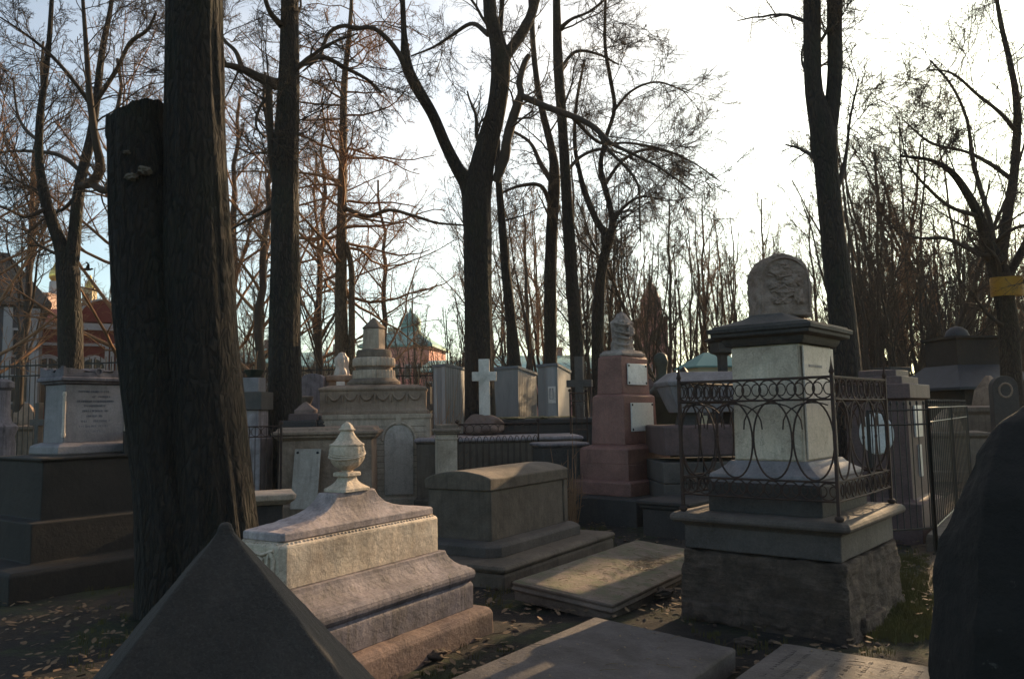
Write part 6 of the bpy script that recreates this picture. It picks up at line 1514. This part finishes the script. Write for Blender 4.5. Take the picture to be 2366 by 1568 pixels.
# ================================================================== ground litter
def litter():
    rr = random.Random(4)
    lm = plain('dead_leaf', (.10, .055, .026), .9, 0, 0, 30, (.19, .12, .07), 9)
    mb = MB()
    def leaf(x, y, z, s):
        a = rr.uniform(0, 6.28); t1 = rr.uniform(-.5, .5); t2 = rr.uniform(-.5, .5); c, s_ = math.cos(a), math.sin(a)
        pts = [(-1, 0, 0), (-.3, -.45, .15), (.5, -.4, .1), (1, 0, .25), (.5, .4, .1), (-.3, .45, .15)]
        mb.add([(x + (u * c - v * s_) * s, y + (u * s_ + v * c) * s, z + .006 + (w + u * t1 + v * t2) * s * .6 + s * .3) for u, v, w in pts], [(0, 1, 2, 3), (0, 3, 4, 5)])
    for i in range(17000):
        y = 2.2 + 14 * rr.random() ** 1.6; x = rr.uniform(-.55, .62) * y * 1.25
        if mnoise.noise(Vector((x * .9, y * .9, 3))) + rr.uniform(-.3, .3) < -.06: continue
        leaf(x, y, .0, rr.uniform(.015, .042))
    o = mb.build('leaf_litter', lm, None, 180); tag(o, kind='stuff')
    # moss and grass tufts
    gm = plain('mossy_grass', (.05, .042, .012), .9, 0, 0, 30, (.12, .10, .02), 3)
    mb = MB()
    def tuft(x, y, n, h):
        for j in range(n):
            a = rr.uniform(0, 6.28); d = rr.uniform(0, .05); x0, y0 = x + d * math.cos(a), y + d * math.sin(a); hh = h * rr.uniform(.5, 1.2); b = rr.uniform(-1, 1) * hh * .6; b2 = rr.uniform(-1, 1) * hh * .6; w = .0025
            mb.add([(x0 - w, y0, -.02), (x0 + w, y0, -.02), (x0 + b * .4 + w * .6, y0 + b2 * .4, hh * .6), (x0 + b * .4 - w * .6, y0 + b2 * .4, hh * .6), (x0 + b, y0 + b2, hh)], [(0, 1, 2, 3), (3, 2, 4)])
    for i in range(1900):
        y = 3.2 + 9 * rr.random() ** 1.4; x = rr.uniform(-.45, .62) * y * 1.2
        if mnoise.noise(Vector((x * .7 + 9, y * .7, 1))) < .02: continue
        tuft(x, y, 9, rr.uniform(.02, .055))
    for i in range(900):
        q = gz(rr.gauss(2085, 38), rr.uniform(1285, 1470), 0); tuft(q.x + rr.uniform(-.1, .1), q.y + rr.uniform(-.1, .1), 11, rr.uniform(.02, .06))
    o = mb.build('grass', gm, None, 180); tag(o, kind='stuff')
    # stones and twigs
    mb = MB()
    for i in range(420):
        y = 3.4 + 7 * rr.random(); x = rr.uniform(-.35, .6) * y * 1.2; s = rr.uniform(.008, .035) * (1.6 if rr.random() < .1 else 1)
        mb.blob((x, y, s * .1), (s, s * rr.uniform(.6, 1), s * .55), 1, .5, i)
    tag(mb.build('pebbles', M['rubble'], None, 60), kind='stuff')
    mb = MB()
    for i in range(330):
        y = 3.4 + 8 * rr.random(); x = rr.uniform(-.4, .6) * y * 1.2; a = rr.uniform(0, 6.28); L = rr.uniform(.05, .22); p = Vector((x, y, .012)); d = Vector((math.cos(a), math.sin(a), rr.uniform(-.02, .08)))
        mb.tube([p, p + d * L * .5 + Vector((rr.uniform(-.02, .02), 0, .005)), p + d * L], [.003, .0025, .0015], 4)
    tag(mb.build('fallen_twigs', M['bark_far'], None, 60), kind='stuff')
    # debris lying on the three slabs
    lb = plain('dry_debris', (.13, .09, .06), .9, 0, 0, 30, (.22, .16, .10), 9)
    def debris(name, label, c, ux, uy, lx, ly, zf, n, clump=None):
        nonlocal mb; mb = MB()
        for i in range(n):
            if clump and rr.random() < .6: u, v = rr.gauss(clump[0], .09), rr.gauss(clump[1], .10)
            else: u, v = rr.random(), rr.random()
            if not (0.03 < u < .97 and 0.03 < v < .97): continue
            p = c + ux * (u * lx) + uy * (v * ly); p.z = zf(u, v)
            if rr.random() < .6: leaf(p.x, p.y, p.z - .004, rr.uniform(.005, .015))
            else:
                a = rr.uniform(0, 6.28); L = rr.uniform(.02, .12); d = Vector((math.cos(a), math.sin(a), 0)); p.z += .006
                mb.tube([p, p + d * L * .5 + Vector((0, .008, .003)), p + d * L], [.002, .0018, .001], 4)
        tag(mb.build(name, lb, None, 180), kind='stuff')
    Z = Vector((0, 0, 0))
    debris('leaf_debris', '', Vector((-.03, 7.15, 0)), Vector((.83, -.55, 0)), Vector((.55, .83, 0)), .97, 2.55, lambda u, v: .192 - .085 * u, 620, (.62, .62))
    debris('leaf_debris', '', Vector((b0.x, b0.y, 0)), Vector((.80, -.60, 0)), Vector((-.59, -.81, 0)), 1.03, 2.3, lambda u, v: .203 - .06 * u, 150)
    debris('leaf_debris', '', Vector((c0.x, c0.y, 0)), Vector((.84, -.54, 0)), Vector((-.60, -.80, 0)), .98, 2.0, lambda u, v: .123, 90)
    # rocks beside the slabs
    for i, (px, py, s, lab) in enumerate(((1215, 1352, .09, 'curved broken stone lying between the urn tomb and the ledger slab'), (985, 1520, .10, 'rough stone lump half buried at the foot of the urn tomb'), (1722, 1488, .06, 'flat broken stone flake between the two front slabs'), (2055, 1385, .09, 'grey stone in the mossy grass beside the brick footing'), (1530, 1372, .07, 'small stone wedged under the rubble footing'))):
        q = gz(px, py, 0); mb = MB(); mb.blob((0, 0, s * .25), (s * 1.3, s, s * .55), 3, .6, i * 5, 2)
        tag(mb.build('loose_stone', M['rubble'], None, 60, loc=(q.x, q.y, 0)), lab, 'stone')
    # white crumpled paper on the footing ledge
    q = at(1893, 1286, 6.03); mb = MB()
    mb.blob((0, 0, .02), (.05, .02, .025), 3, .9, 2, 3); mb.blob((.085, .0, .018), (.032, .018, .024), 3, .9, 8, 3)
    tag(mb.build('crumpled_paper', M['plaque_old'], None, 60, loc=q), 'crumpled white paper tucked on the ledge of the rubble footing', 'litter')
litter()
def stems():
    for lab, px, Y, n, h, z0, sd in (('thin dry stems rising beside the red granite pedestal', 1302, 11.6, 7, 1.5, 0, 1), ('tangle of dry bramble stems before the shed beside the forked tree', 1035, 14.2, 12, 2.4, 0, 2), ('low scrubby brown shrub at the foot of the red granite pedestal', 1306, 11.9, 60, .75, 0, 3)):
        rr = random.Random(sd); q = spot(px, Y); root = thing('dry_shrub', lab, 'shrub', q)
        mb = MB()
        for i in range(n):
            a = rr.uniform(0, 6.28); b = rr.uniform(.02, .16); p = Vector((rr.uniform(-.15, .15), rr.uniform(-.1, .1), 0)); d = Vector((b * math.cos(a), b * math.sin(a), 1)); hh = h * rr.uniform(.6, 1.1)
            pts = [p + d * hh * t + Vector((rr.uniform(-.02, .02), 0, 0)) for t in (0, .3, .6, 1)]
            mb.tube(pts, [.006, .005, .004, .002], 4)
            for j in range(3 if n < 20 else 5):
                s0 = pts[rr.choice([1, 2])]; e = s0 + Vector((rr.uniform(-.3, .3), rr.uniform(-.2, .2), rr.uniform(.05, .35))) * (h / 2); mb.tube([s0, (s0 + e) / 2 + Vector((0, 0, .02)), e], [.003, .0025, .0015], 4)
        mb.build('stem_cluster', M['bark_far2'], root, 60)
stems()

name_all()
# ------------------------------------------------------------------ the hazy evening air
def haze():
    mb = MB(); mb.box((0, 50, 16), (300, 150, 35)); 
    m = bpy.data.materials.new('evening_haze'); m.use_nodes = True; n = m.node_tree.nodes; n.clear()
    o = n.new("ShaderNodeOutputMaterial"); v = n.new("ShaderNodeVolumePrincipled"); v.inputs['Color'].default_value = (.95, .88, .78, 1)
    v.inputs['Density'].default_value = HAZE; v.inputs['Anisotropy'].default_value = .15
    m.node_tree.links.new(v.outputs[0], o.inputs['Volume'])
    tag(mb.build('haze', m, None, 30), kind='stuff')
HAZE = .0005
haze()
